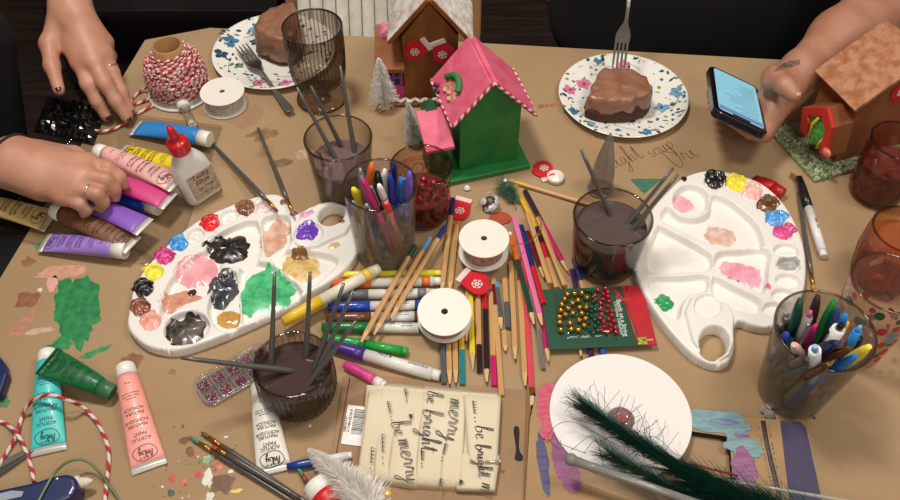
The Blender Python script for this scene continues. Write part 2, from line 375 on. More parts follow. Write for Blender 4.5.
for k in range(60):                                                   # fine flecks round the brushes
    px, py = rnd.gauss(205, 26), rnd.gauss(470, 22); p = W(px, py); s = rnd.uniform(.0006, .002)
    if k == 0: fl = MB()
    fl.ball((p.x, p.y, .0), s, 6, rnd.randrange(4), None, (1, rnd.uniform(.5, 1.5), .12))
o = obj('paint_flecks', fl, [mat((196, 60, 54), .5), mat((232, 226, 214), .5), mat((56, 128, 84), .5), mat((120, 74, 46), .5)], paper); o['kind'] = 'stuff'
# green scrap mark and pencilled words
p = [W(630, 179), W(662, 179), W(644, 194)]; mb = MB(); mb.prism([(q.x, q.y) for q in p], 0.0001, .0005); obj('paint_stain', mb, mat((62, 116, 92), .55, var=.2, scale=150), paper)
PENCIL = mat((118, 84, 52), .7, var=.1)
for txt, (px, py), (qx, qy), sz, m in (('soup', (652, 158), (690, 140), .015, PENCIL), ('night', (612, 170), (652, 154), .016, PENCIL), ('Dri', (678, 168), (712, 150), .02, PENCIL), ('annie', (538, 108), (566, 106), .008, mat((176, 92, 66), .7))):
    a, b = W(px, py), W(qx, qy); ux = (b - a).normalized(); uy = Vector((-ux.y, ux.x, 0)); mb = MB()
    write_hand(mb, txt, sz, a, ux, uy, lambda x, y: .0004, .0011); obj('handwriting', mb, m, paper)
# ------------------------------------------------------------------ far background: chair with a striped cloth, low shelf
WOOD = mat((140, 88, 50), .5, rgb2=(116, 70, 38), scale=14, stretch=(1, 1, .12))
t = thing('chair', 'wooden chair behind the far table edge under a striped cloth', 'chair', (-.130, 1.40, FLOOR_Z))
LW = mat((150, 104, 62), .5, scale=12, var=.15)
mb = MB(); mb.box((0, .24, .45), (.40, .42, .03)); obj('seat', mb, LW, t, bevel=.008)
for sx in (-1, 1):
    for y in (.04, .40): mb = MB(); mb.box((sx * .18, y, .2175), (.035, .035, .435)); obj('leg', mb, LW, t, bevel=.004)
mb = MB(); mb.prism(smooth_closed([(-.165, .45), (.16, .45), (.165, .9), (.0, .96), (-.165, .9)], 6), -.012, .012, M=Matrix(((1, 0, 0, 0), (0, .55, 1, -.2475), (0, 1, 0, 0), (0, 0, 0, 1)))); obj('backrest', mb, LW, t, bevel=.004)
mb = MB(); nx, nz = 72, 60; vs = []; fs = []; ms = []                 # striped cloth hung over the chair back, in soft folds
for j in range(nz + 1):
    for i in range(nx + 1):
        x = -.298 + .200 * i / nx; q = j / nz
        y, z = (-.022 - .006 * math.sin(i * .35) - .004 * math.sin(j * .2), -.36 + .645 * q) if q < .92 else (-.022 + (q - .92) / .08 * .05, .235 + .012 * math.sin((q - .92) / .08 * PI))
        vs.append((x, 1.40 + y - .030 + max(0, z + .30) * .55, z))
for j in range(nz):
    for i in range(nx): a = j * (nx + 1) + i; fs.append((a, a + 1, a + nx + 2, a + nx + 1)); ms.append(1 if i % 9 in (0,) else 0)
mb.add(vs, fs, ms); o = obj('striped_cloth', mb, [mat((228, 220, 204), .85, bump=.3, bscale=600), mat((140, 134, 130), .85)])
sd = o.modifiers.new('thick', 'SOLIDIFY'); sd.thickness = .004
tag(o, 'pale cloth with thin grey stripes hanging behind the far table edge', 'cloth')
q = W(165, 4, FLOOR_Z + .3)
t = thing('floor_shelf', 'low dark shelf standing on the floor far behind the left hand', 'shelf', (q.x, q.y + .12, FLOOR_Z))
DKS = mat((30, 25, 24), .5)
for z in (.05, .29): mb = MB(); mb.box((0, 0, z), (.62, .3, .02)); obj('shelf_board', mb, DKS, t, bevel=.002)
for x in (-.3, .3): mb = MB(); mb.box((x, 0, .15), (.02, .3, .3)); obj('side_panel', mb, DKS, t, bevel=.002)
t = thing('storage_box', 'small white and pink box on the low dark shelf', 'box', (q.x - .03, q.y + .1, FLOOR_Z + .30))
mb = MB(); mb.box((0, 0, .05), (.13, .12, .1)); obj('box_body', mb, mat((170, 150, 146), .6), t, bevel=.003)
mb = MB(); mb.box((0, 0, .108), (.136, .126, .016)); obj('lid', mb, mat((168, 80, 84), .6), t, bevel=.003)
# ------------------------------------------------------------------ light: one warm lamp over the left of the table, soft fill added from the camera side
def area(name, loc, target, size, power, col):
    l = bpy.data.lights.new(name, 'AREA'); l.shape = 'DISK'; l.size = size; l.energy = power; l.color = col
    o = bpy.data.objects.new(name, l); COL.objects.link(o); o.location = loc
    o.rotation_euler = (Vector(target) - Vector(loc)).to_track_quat('-Z', 'Y').to_euler(); return o
area('ceiling_lamp', (-.40, 1.00, 1.95), (.05, .75, 0), .36, 28, (1.0, .94, .86))
area('second_lamp', (.95, .62, 1.9), (.5, .5, 0), .45, 13, (1.0, .94, .86))
area('front_fill', (.35, -.75, 1.75), (.1, .9, 0), .8, 12, (1.0, .94, .86))  # added fill behind the camera, brightens faces turned to the viewer
wd = bpy.data.worlds.new('world'); SC.world = wd; wd.use_nodes = True
wd.node_tree.nodes['Background'].inputs['Color'].default_value = (1.0, .93, .86, 1); wd.node_tree.nodes['Background'].inputs['Strength'].default_value = .22
SC.view_settings.view_transform = 'Standard'; SC.view_settings.look = 'None'; SC.view_settings.gamma = 1.0; SC.view_settings.use_curve_mapping = False
SC.view_settings.exposure = -0.13
SC.cycles.use_denoising = True; SC.cycles.transparent_max_bounces = 24; SC.cycles.max_bounces = 10; SC.cycles.caustics_reflective = False; SC.cycles.caustics_refractive = False
# ------------------------------------------------------------------ mixing palettes
def poly_sdf(P, X, Y):
    d = np.full(X.shape, 1e9); ins = np.zeros(X.shape, bool); n = len(P)
    for i in range(n):
        x0, y0 = P[i]; x1, y1 = P[(i + 1) % n]; ex, ey = x1 - x0, y1 - y0
        t = np.clip(((X - x0) * ex + (Y - y0) * ey) / (ex * ex + ey * ey + 1e-15), 0, 1)
        d = np.minimum(d, (X - x0 - t * ex) ** 2 + (Y - y0 - t * ey) ** 2)
        cr = ((y0 > Y) != (y1 > Y))
        xi = x0 + (Y - y0) / (y1 - y0 if abs(y1 - y0) > 1e-12 else 1e-12) * ex
        ins ^= cr & (X < xi)
    d = np.sqrt(d); return np.where(ins, -d, d)
def ell_px(cx, cy, rx, ry, rot=0, n=28):
    return [(cx + rx * math.cos(a) * math.cos(rot) - ry * math.sin(a) * math.sin(rot), cy + rx * math.cos(a) * math.sin(rot) + ry * math.sin(a) * math.cos(rot)) for a in [i / n * 2 * PI for i in range(n)]]
PLASTIC = mat((238, 233, 226), .32, var=.015, scale=20)
def palette(label, outline, hole, wells, loop, paints):
    Z = .016
    cx = sum(p[0] for p in outline) / len(outline); cy = sum(p[1] for p in outline) / len(outline)
    org = W(cx, cy, 0); to = lambda pts: [(W(x, y, Z).x - org.x, W(x, y, Z).y - org.y) for x, y in pts]
    O = smooth_closed(to(outline), 5); Hh = to(hole); WL = [(smooth_closed(to(w), 3) if sm else to(w), d) for w, d, sm in wells]; LP = to(loop)
    h = .0012; xs = np.arange(min(p[0] for p in O) - .004, max(p[0] for p in O) + .004, h); ys = np.arange(min(p[1] for p in O) - .004, max(p[1] for p in O) + .004, h)
    X, Y = np.meshgrid(xs, ys, indexing='ij')
    S = lambda X, Y: np.maximum(poly_sdf(O, X, Y), -poly_sdf(Hh, X, Y))
    D = S(X, Y); ok = D < h * .5
    def height(X, Y, D):
        z = np.full(X.shape, Z)
        lp = np.clip(-poly_sdf(LP, X, Y) / .0022, 0, 1); z = z + .0055 * lp * lp * (3 - 2 * lp)
        dep = np.zeros(X.shape)
        for w, d in WL:
            q = np.clip((-poly_sdf(w, X, Y) + .0012) / .0032, 0, 1); dep = np.maximum(dep, d * q * q * (3 - 2 * q))
        z = z - dep
        e = np.clip(1 + D / .004, 0, 1); return z - .003 * e ** 3
    # edge nodes slide onto the outline
    e = .0004; m = ok & (D > -h * .75)
    gx = (S(X + e, Y) - S(X - e, Y)) / (2 * e); gy = (S(X, Y + e) - S(X, Y - e)) / (2 * e)
    X = np.where(m, X - D * gx, X); Y = np.where(m, Y - D * gy, Y); D = np.where(m, 0, D)
    Zh = height(X, Y, D)
    nx, ny = X.shape; idx = -np.ones(X.shape, int); idx[ok] = np.arange(ok.sum())
    vs = np.stack([X[ok], Y[ok], Zh[ok]], 1).tolist(); fs = []
    q = np.argwhere(ok[:-1, :-1] & ok[1:, :-1] & ok[1:, 1:] & ok[:-1, 1:])
    edges = {}
    for i, j in q:
        f = (int(idx[i, j]), int(idx[i + 1, j]), int(idx[i + 1, j + 1]), int(idx[i, j + 1])); fs.append(f)
        for a in range(4):
            k = (f[a], f[(a + 1) % 4])
            if (k[1], k[0]) in edges: del edges[(k[1], k[0])]
            else: edges[k] = 1
    low = {}
    for a, b in list(edges):
        for v in (a, b):
            if v not in low: low[v] = len(vs); vs.append([vs[v][0], vs[v][1], .0008])
        fs.append((b, a, low[a], low[b]))
    t = thing('paint_palette', label, 'palette', org)
    mb = MB(); mb.add(vs, fs); obj('tray', mb, PLASTIC, t)
    GX, GY = np.meshgrid(xs, ys, indexing='ij'); G = height(GX, GY, np.minimum(S(GX, GY), 0))
    def zf(x, y):
        u = min(max((x - xs[0]) / h, 0), len(xs) - 1.001); v = min(max((y - ys[0]) / h, 0), len(ys) - 1.001); i, j = int(u), int(v); u -= i; v -= j
        return float((G[i, j] * (1 - u) + G[i + 1, j] * u) * (1 - v) + (G[i, j + 1] * (1 - u) + G[i + 1, j + 1] * u) * v) + .0002
    for k, (px, py, rx, ry, rot, c1, c2, hh) in enumerate(paints):
        p = W(px, py, Z - .008) - org; sx = (W(px + rx, py, Z) - W(px, py, Z)).length; sy = (W(px, py + ry, Z) - W(px, py, Z)).length
        m_ = blob_mesh(p, sx, sy, -rot, hh, zf, k * 2.3 + .7 + len(outline), n=40, rough=.3, lump=.5)
        obj('paint_dab', m_, mat(c1, .25, rgb2=c2, scale=70, coat=.15, bump=.2, bscale=90), t)
    return t
Zl = lambda pts, x0, y0, s: [(x0 + a / s, y0 + b / s) for a, b in pts]
a = lambda *p: Zl(p, 130, 170, 2.778)
small = lambda c, rx=26, ry=18, rot=-.5: (ell_px(130 + c[0] / 2.778, 170 + c[1] / 2.778, rx / 2.778, ry / 2.778, rot, 16), .008, False)
PB = (24, 20, 22); 
lw = [(60, 425), (32, 385), (40, 333), (67, 287), (98, 243), (137, 207), (182, 181), (228, 152), (274, 130), (322, 110), (372, 103)]
palette('oval white palette covered in many mixed paints, beside the red capped glue bottle',
  a((-8, 430), (-2, 380), (12, 320), (50, 262), (110, 200), (190, 138), (280, 96), (360, 70), (410, 66), (438, 84), (452, 112), (474, 116), (505, 99), (560, 86), (606, 102), (632, 150), (636, 200), (618, 252), (560, 304), (480, 350), (400, 394), (300, 440), (200, 480), (120, 500), (55, 490), (15, 465)),
  ell_px(130 + 560 / 2.778, 170 + 131 / 2.778, 13.5, 10, -.35),
  [small(c) for c in lw] + [
   (a((212, 212), (250, 172), (350, 140), (362, 240), (310, 270), (262, 262), (215, 240)), .012, True), (a((366, 142), (400, 124), (440, 130), (446, 180), (438, 216), (378, 238)), .012, True),
   (a((84, 396), (98, 330), (140, 268), (198, 226), (240, 232), (252, 268), (236, 306), (210, 350), (150, 372), (110, 400)), .012, True), (a((302, 276), (384, 256), (478, 336), (420, 380), (322, 424), (308, 400)), .012, True),
   (a((388, 240), (450, 220), (560, 236), (574, 262), (540, 296), (486, 322)), .012, True), (ell_px(130 + 157 / 2.778, 170 + 438 / 2.778, 23, 16.5, -.25), .012, False), (a((244, 300), (294, 282), (306, 400), (288, 444), (244, 440), (216, 396), (224, 340)), .012, True), (ell_px(130 + 496 / 2.778, 170 + 184 / 2.778, 15, 11, -.3), .005, False)],
  a((445, 190), (470, 140), (520, 100), (565, 90), (606, 108), (622, 150), (600, 184), (560, 200), (520, 220), (470, 222)),
  [(*a((60, 425))[0], 12, 8, .5, (236, 160, 146), (240, 176, 160), .004), (*a((32, 386))[0], 11, 8, .5, (110, 56, 36), (150, 90, 66), .004), (*a((40, 332))[0], 11, 8, .4, (18, 16, 18), (30, 28, 28), .005), (*a((67, 287))[0], 11, 7, .5, (238, 218, 48), (244, 230, 84), .004),
   (*a((98, 243))[0], 11, 7, .4, (196, 44, 120), (210, 70, 140), .004), (*a((136, 207))[0], 10, 7, .4, (48, 140, 208), (90, 170, 226), .004), (*a((182, 182))[0], 8, 6, .5, (226, 214, 210), (238, 232, 226), .003), (*a((225, 152))[0], 9, 8, .2, (212, 24, 40), (226, 40, 50), .005), (*a((274, 130))[0], 8, 6, .5, (226, 222, 216), (240, 236, 230), .003),
   (*a((322, 109))[0], 9, 7, .3, (110, 66, 40), (146, 98, 62), .004), (*a((372, 104))[0], 8, 6, .5, (224, 196, 196), (238, 232, 226), .003),
   (*a((275, 215))[0], 22, 14, .2, (16, 14, 15), (50, 44, 40), .005), (*a((404, 178))[0], 14, 17, .3, (200, 150, 124), (226, 190, 168), .002), (*a((186, 282))[0], 20, 16, -.5, (232, 150, 160), (240, 176, 180), .003), (*a((140, 362))[0], 19, 11, -.4, (216, 160, 134), (196, 130, 104), .002),
   (*a((380, 336))[0], 27, 23, .4, (40, 160, 96), (98, 200, 140), .003), (*a((262, 330))[0], 14, 19, -.1, (40, 42, 46), (78, 82, 86), .004), (*a((476, 268))[0], 20, 12, .5, (206, 164, 84), (232, 206, 150), .002), (*a((470, 240))[0], 10, 5, .1, (120, 84, 40), (150, 106, 56), .002), (*a((275, 412))[0], 12, 8, .2, (206, 156, 84), (190, 140, 70), .003),
   (*a((155, 442))[0], 19, 14, -.3, (38, 34, 32), (104, 92, 82), .003), (*a((495, 185))[0], 12, 9, .1, (106, 56, 176), (118, 70, 190), .003), (*a((492, 138))[0], 7, 4, -.5, (232, 150, 186), (238, 170, 196), .002), (*a((458, 130))[0], 4, 3, .4, (110, 70, 150), (130, 90, 170), .001),
   (*a((168, 340))[0], 5, 5, .4, (60, 40, 36), (40, 30, 30), .002), (*a((430, 100))[0], 4, 3, .4, (150, 100, 80), (150, 100, 80), .001), (*a((570, 220))[0], 6, 3, -.5, (212, 176, 120), (220, 190, 140), .001), (*a((590, 160))[0], 4, 2, .6, (110, 66, 46), (130, 80, 56), .001), (*a((136, 494))[0], 7, 1.6, 0, (20, 18, 18), (40, 36, 36), .001), (*a((632, 190))[0], 1.6, 4, 0, (120, 66, 46), (130, 80, 56), .001)])
b = lambda *p: Zl(p, 630, 150, 2.275)
c4 = lambda *p: Zl(p, 640, 180, 3.571)
rw = [((192, 70), .1), ((240, 77), .3), ((278, 98), .6), ((311, 125), .75), ((331, 159), 1.0), ((348, 187), 1.2), ((356, 228), 1.45), ((361, 262), 1.55), ((360, 297), 1.6), ((350, 331), 1.75), ((330, 362), 1.9)]
rwells = [(ell_px(*b(c)[0], 10 if k < 6 else 12.5, 8.5 if k < 6 else 7, .0 if k < 6 else .1, 16), .008, False) for k, (c, r) in enumerate(rw)]
palette('oval white palette with mostly clean wells, thumb loop pointing at the white disc',
  b((90, 88), (120, 62), (170, 46), (230, 50), (300, 75), (350, 120), (384, 180), (400, 240), (400, 300), (386, 345), (352, 390), (315, 402), (280, 398), (250, 388), (236, 406), (238, 440), (230, 472), (212, 486), (182, 484), (148, 468), (108, 430), (60, 370), (25, 310), (10, 260), (16, 205), (45, 140)),
  ell_px(*b((190, 441))[0], 15, 16.5, .1), rwells + [
   (ell_px(*c4((182, 72))[0], 18, 15.5, 0), .012, False), (c4((258, 56), (310, 66), (370, 110), (420, 160), (442, 232), (395, 240), (285, 240), (180, 196), (78, 140), (100, 94), (140, 128), (200, 136), (246, 112)), .012, True),
   (c4((62, 168), (90, 172), (252, 262), (246, 318), (170, 328), (40, 330), (34, 250)), .012, True), (c4((276, 260), (350, 250), (456, 246), (460, 310), (440, 402), (360, 360), (276, 318)), .012, True),
   (c4((32, 350), (140, 344), (240, 340), (238, 392), (176, 410), (150, 450), (140, 492), (110, 490), (64, 440)), .012, True), (c4((264, 346), (330, 376), (432, 428), (412, 474), (300, 448), (262, 410)), .012, True), (ell_px(*b((176, 360))[0], 14, 12, 0), .005, False)],
  b((122, 372), (136, 340), (176, 322), (216, 336), (236, 380), (236, 440), (226, 470), (205, 482), (170, 472), (140, 440)),
  [(*b((192, 71))[0], 11, 8, .1, (16, 14, 16), (30, 28, 30), .005), (*b((240, 77))[0], 10, 7.5, .1, (236, 214, 40), (246, 232, 90), .005), (*b((279, 98))[0], 9, 7, .2, (234, 170, 160), (242, 196, 186), .003), (*b((310, 126))[0], 10, 8, .1, (92, 54, 26), (120, 76, 40), .005), (*b((330, 158))[0], 11, 7, .2, (60, 140, 206), (90, 164, 222), .004), (*b((348, 188))[0], 11, 7, -.2, (206, 66, 126), (216, 90, 146), .004),
   (*b((357, 228))[0], 8, 4, .1, (238, 236, 232), (238, 236, 232), .002), (*b((360, 262))[0], 11, 6, .1, (158, 154, 150), (184, 180, 176), .003), (*c4((155, 80))[0], 10, 8, .1, (232, 160, 176), (238, 190, 200), .002), (*c4((290, 194))[0], 15, 10, .25, (214, 168, 146), (230, 204, 188), .002), (*c4((364, 336))[0], 20, 12, .5, (230, 140, 166), (238, 174, 190), .003), (*c4((84, 432))[0], 11, 8, -.3, (30, 140, 76), (60, 164, 100), .003),
   (*b((120, 73))[0], 3, 3, .2, (20, 18, 20), (20, 18, 20), .002), (*b((198, 92))[0], 1.2, 1.2, 0, (20, 18, 20), (20, 18, 20), .001), (*b((311, 318))[0], 2, 4, 0, (230, 110, 160), (230, 110, 160), .001)])
# ------------------------------------------------------------------ glasses
RIMG = glass((.66, .63, .60), (.30, .28, .26), power=1.4)
def cup(name, label, cat, rim_px, h, r_rim, r_base, gm, base_t=.008, wall=.0022, ribs=0, rib=.012, prof=None, liquid=None, n=None, group=None, rim_m=None):
    """a standing tumbler whose rim centre is seen at rim_px when it is h tall"""
    p = W(*rim_px, h); t = thing(name, label, cat, (p.x, p.y, .0006), group)
    P = prof or [(0, r_base), (.03, r_base * 1.02), (1, r_rim)]
    def rr(q):
        for (a, ra), (b, rb) in zip(P, P[1:]):
            if a <= q <= b: return ra + (rb - ra) * (q - a) / (b - a)
        return P[-1][1]
    K = 22; n = n or (max(48, ribs * 6) if ribs else 56)
    out = [(1e-5, 0), (rr(0) - .002, 0)] + [(rr(k / K), .001 + (h - .001) * k / K) for k in range(K + 1)]
    inn = [(rr(k / K) - wall, .001 + (h - .001) * k / K) for k in range(K, 0, -1) if h * k / K > base_t + .002] + [(rr(.1) - wall - .002, base_t), (1e-5, base_t)]
    rim = [(rr(1) - wall * .5, h + wall * .35)]
    N = len(out)
    mod = (lambda a, z, k: 1 + (rib * (0.5 + 0.5 * math.cos(a * ribs)) if 2 < k < N - 2 and z > .004 else 0)) if ribs else None
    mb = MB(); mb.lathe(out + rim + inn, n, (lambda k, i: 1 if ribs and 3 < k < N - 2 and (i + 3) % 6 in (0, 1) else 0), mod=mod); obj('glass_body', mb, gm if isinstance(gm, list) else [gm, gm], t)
    mb = MB(); mb.lathe([(r_rim - wall * .5 + .0016 * math.cos(a), h + .0002 + .0012 * math.sin(a)) for a in [i / 10 * 2 * PI for i in range(11)]], 64); obj('rim', mb, RIMG, t)
    if liquid:
        lh, lm = liquid; K2 = 8
        lp = [(1e-5, base_t + .0006), (rr(base_t / h) - wall - .0028, base_t + .0006)] + [(rr((base_t + .003 + (lh - base_t - .003) * k / K2) / h) - wall - .0006, base_t + .003 + (lh - base_t - .003) * k / K2) for k in range(K2 + 1)] + [(1e-5, lh)]
        mb = MB(); mb.lathe(lp, 48); o = obj('liquid', mb, lm, t)
        for pl in o.data.polygons:
            if abs(pl.normal.z) > .9: pl.use_smooth = False
    t['_r'] = r_rim; return t, (lambda z: rr(z / h) - wall)
CLEAR = glass((.97, .97, .96), (.45, .44, .42), power=1.9); SMOKE = glass((.86, .82, .78), (.50, .45, .41)); SMOKE2 = glass((.93, .91, .89), (.36, .33, .31), power=1.9); ROSE = glass((.93, .82, .78), (.55, .33, .30), power=1.7); AMBER = glass((.95, .78, .64), (.6, .38, .26))
PENG = glass((.97, .965, .95), (.50, .48, .45), power=1.9, milky=.14, milk=(170, 160, 144))
MURK = lambda c: mat(c, .12, var=.05, scale=20, coat=.4)
# ribbed goblet, far left
g = W(312, 27, .134); t = thing('ribbed_goblet', 'empty smoky goblet with a vertically ribbed bowl, beside the cake plate with blue flowers', 'goblet', (g.x, g.y, .0006))
NR = 44
mb = MB(); prof = [(1e-5, .034), (.020, .0345), (.034, .037), (.0395, .045), (.0415, .06), (.0430, .09), (.0440, .1335), (.0433, .1345), (.0420, .1335), (.0410, .09), (.0395, .06), (.037, .047), (.030, .040), (1e-5, .038)]
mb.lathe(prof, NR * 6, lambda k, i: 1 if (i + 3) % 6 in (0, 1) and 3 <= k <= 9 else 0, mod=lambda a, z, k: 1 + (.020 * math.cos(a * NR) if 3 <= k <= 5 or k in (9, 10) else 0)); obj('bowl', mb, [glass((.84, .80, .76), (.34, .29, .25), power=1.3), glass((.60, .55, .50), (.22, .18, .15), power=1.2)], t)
mb = MB(); mb.lathe([(.0416, .1332), (.0442, .1340), (.0440, .1352), (.0420, .1348), (.0416, .1332)], 90); obj('rim', mb, mat((42, 36, 34), .2), t)
mb = MB(); mb.lathe([(1e-5, .0345), (.011, .034), (.007, .028), (.0065, .02), (.010, .012), (.014, .008)], 32); obj('stem', mb, glass((.75, .7, .66), (.4, .35, .32)), t)
mb = MB(); mb.lathe([(1e-5, 0), (.037, 0), (.0385, .0015), (.0385, .0035), (.030, .006), (.015, .009), (1e-5, .010)], 64); obj('foot', mb, SMOKE, t)
mb = MB(); mb.lathe([(.0372, .0012), (.039, .0016), (.039, .0034), (.0372, .0038), (.0372, .0012)], 64); obj('foot_edge', mb, glass((.7, .65, .6), (.4, .35, .32)), t)
c_left, in_left = cup('water_glass', 'clear glass of murky mauve paint water with brushes, in front of the ribbed goblet', 'glass', (338, 138), .108, .045, .036, SMOKE2, liquid=(.068, MURK((116, 92, 88))))
c_pen, in_pen = cup('pen_glass', 'clear straight glass full of pens, beside the red jar', 'glass', (380, 185), .125, .0455, .0385, PENG, base_t=.012)
c_red, in_red = cup('embossed_jar', 'rosy embossed glass holding red beads, between the pen glass and green birdhouse', 'glass', (421, 166), .092, .0405, .035, ROSE, n=60, prof=[(0, .034), (.08, .037), (.6, .0375), (.72, .036), (.86, .039), (1, .0405)], liquid=(.045, mat((88, 28, 28), .15, rgb2=(120, 52, 44), scale=90, coat=.5)))
c_dark, in_dark = cup('water_glass', 'clear glass of dark grey paint water between the bead packet and right palette', 'glass', (613, 217), .088, .0495, .041, SMOKE2, liquid=(.070, MURK((88, 72, 68))))
c_rpen, in_rpen = cup('pen_glass', 'clear tapered glass crammed with pens at the lower right, beside the dotted tumbler', 'glass', (825, 330), .127, .0530, .0375, PENG, base_t=.014)
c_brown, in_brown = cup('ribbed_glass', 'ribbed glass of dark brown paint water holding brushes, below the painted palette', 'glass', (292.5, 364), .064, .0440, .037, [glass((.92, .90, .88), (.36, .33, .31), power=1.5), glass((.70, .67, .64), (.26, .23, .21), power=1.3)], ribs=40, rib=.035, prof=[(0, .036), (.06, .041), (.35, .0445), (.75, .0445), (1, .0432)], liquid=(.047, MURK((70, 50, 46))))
c_dot, in_dot = cup('dotted_tumbler', 'clear tumbler printed with coloured dots, behind the lower right pen glass', 'glass', (891, 283), .125, .0435, .034, glass((.985, .97, .96), (.72, .66, .62), power=2, milky=.10, milk=(226, 160, 150)), base_t=.01)
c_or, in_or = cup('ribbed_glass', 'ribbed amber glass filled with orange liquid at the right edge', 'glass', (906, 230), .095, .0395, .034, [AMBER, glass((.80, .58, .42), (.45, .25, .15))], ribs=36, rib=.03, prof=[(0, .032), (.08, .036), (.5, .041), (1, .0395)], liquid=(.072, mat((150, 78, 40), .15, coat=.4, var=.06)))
c_rr, in_rr = cup('embossed_jar', 'dark rosy embossed glass at the right edge below the brown toy house', 'glass', (901, 141), .10, .0385, .034, ROSE, n=60, prof=[(0, .033), (.06, .0365), (.66, .0375), (.76, .0362), (.88, .038), (1, .0385)], liquid=(.06, mat((92, 38, 34), .2, rgb2=(112, 54, 46), scale=60)))
for c, rr_, seed, hs in ((c_red, .0378, 3, (.012, .062)), (c_rr, .0379, 5, (.012, .07))):           # raised swirls pressed into the two rosy glasses
    mb = MB()
    for k in range(26):
        a0 = k / 13 * 2 * PI + (k // 13) * .25; zc = hs[0] + .010 + (k // 13) * .028
        pts = [Vector(((rr_ + .0002) * math.cos(a0 + .010 / .0378 * (1 - q / 16) * math.cos(q * .55)), (rr_ + .0002) * math.sin(a0 + .010 / .0378 * (1 - q / 16) * math.cos(q * .55)), zc + .012 * (1 - q / 16) * math.sin(q * .55))) for q in range(14)]
        mb.tube(pts, .0008, 5)
    for z in (hs[1] + .006, hs[1] + .011): mb.tube([((rr_ - .0006) * math.cos(i / 40 * 2 * PI), (rr_ - .0006) * math.sin(i / 40 * 2 * PI), z) for i in range(41)], .0009, 5)
    obj('embossing', mb, glass((.93, .72, .68), (.6, .32, .3)), c)
mb = MB()                                                              # printed dots round the tumbler
for k in range(85):
    a = rnd.uniform(0, 2 * PI); z = rnd.uniform(.012, .118); r = in_dot(z) + .0022 + .0004; s = rnd.uniform(.0044, .0074); N = 12; vs = []
    for i in range(N):
        u = s * .8 * math.cos(i / N * 2 * PI) / r; v = s * math.sin(i / N * 2 * PI)
        vs.append((r * math.cos(a + u), r * math.sin(a + u), z + v))
    mb.add(vs, [tuple(range(N))], rnd.choice([0, 0, 0, 1, 2, 3, 4, 5]), False)
obj('printed_dots', mb, [mat((190, 36, 46), .4), mat((34, 92, 70), .4), mat((96, 146, 164), .4), mat((226, 150, 140), .4), mat((220, 204, 190), .4), mat((196, 120, 110), .4)], c_dot)
# beads resting in the rosy jar
RB = mat((150, 18, 36), .12, coat=.6)
def base_of(t): return Vector(t.location)
_rs = np.random.RandomState(5); _in_cup = {}
def settle(c, inner, h, top_px, ztop, r, zf, foot):
    """lean a straight thing inside a glass: within its wall, over its rim, clear of what already stands there"""
    b = base_of(c); prev = _in_cup.setdefault(c.name, []); N = 14000; z0 = zf + b.z
    rf = inner(zf) - r - .0025; ang = _rs.uniform(0, 2 * PI, N); rad = rf * np.sqrt(_rs.uniform(0, 1, N))
    A = np.stack([b.x + rad * np.cos(ang), b.y + rad * np.sin(ang), np.full(N, z0)], 1); A[0, :2] = (b.x + foot[0], b.y + foot[1])
    zt_ = ztop + _rs.uniform(-.03, .03, N); px = top_px[0] + _rs.uniform(-3.5, 3.5, N); py = top_px[1] + _rs.uniform(-3.5, 3.5, N); zt_[0] = ztop
    x = (px - 450) / F_PX; y = (250 - py) / F_PX; tt = (CAM_H - zt_) / (_s - y * _c); T = np.stack([tt * x, tt * (_c + y * _s), zt_], 1)
    bad = np.zeros(N)
    for z in np.linspace(zf, h + .001, 12):
        q = (z + b.z - A[:, 2]) / np.maximum(T[:, 2] - A[:, 2], .02); q = np.clip(q, 0, 1)
        P = A + (T - A) * q[:, None]; bad += np.maximum(0, np.hypot(P[:, 0] - b.x, P[:, 1] - b.y) + r + .0008 - inner(min(z, h)))
    for a0, a1, ra in prev:
        D = a1 - a0; L2 = (D ** 2).sum()
        for f in np.linspace(0, 1, 26):
            P = A + (T - A) * f; q = np.clip(((P - a0) @ D) / L2, 0, 1); d = np.linalg.norm(P - a0 - q[:, None] * D, axis=1)
            bad += np.maximum(0, r + ra + .0006 - d) * .6
    sc = bad * 60 + np.abs(zt_ - ztop) * .6 + (np.abs(px - top_px[0]) + np.abs(py - top_px[1])) * .002
    k = int(np.argmin(sc)); prev.append((A[k].copy(), T[k].copy(), r)); return Vector(A[k]), Vector(T[k])
H_OF = {}
bd = MB(); bd.ball((0, 0, 0), .0052, 14); bead_me = bd.mesh('bead', RB)
B0 = base_of(c_red)
for k in range(9):
    a = k * 2.4; r = .0065 * math.sqrt(k) + .003; o = bpy.data.objects.new('round_bead', bead_me); COL.objects.link(o)
    o.location = (B0.x + .007 + r * math.cos(a), B0.y - .002 + r * math.sin(a), .0506); tag(o, 'shiny red bead lying inside the rosy glass by the birdhouse', 'bead', 'red beads in the rosy glass')
# ------------------------------------------------------------------ brushes
for _c1, _i1, _h1 in ((c_left, in_left, .108), (c_pen, in_pen, .125), (c_dark, in_dark, .088), (c_rpen, in_rpen, .127), (c_brown, in_brown, .064)): H_OF[_c1.name] = _h1
INNER = {c_pen.name: in_pen, c_rpen.name: in_rpen}
GREY = mat((100, 96, 92), .30, metal=.35, var=.06); GOLD = mat((190, 138, 60), .28, metal=.9, var=.06); STEEL = mat((168, 164, 158), .28, metal=.9)
def brush(label, tip, end, bristle=(80, 60, 40), L=None, bl=.06, r=.0030, grp=None, ferr=GOLD):
    """tip = bristle end, end = handle end"""
    f0 = bl; f1 = bl + .11
    return stick('paintbrush', label, 'brush', tip, end, [
        ('bristles', 0, f0, [.0005, .0019, .0024, .0021], None, mat(bristle, .6, scale=200, var=.25)), ('ferrule', f0, f1, [.0021, .0026, .0026], None, ferr),
        ('handle', f1, 1, [.0026, r * 1.12, r * 1.15, r, r * .9, r * .85, r * .8, r * .55], None, GREY)], grp, 12)
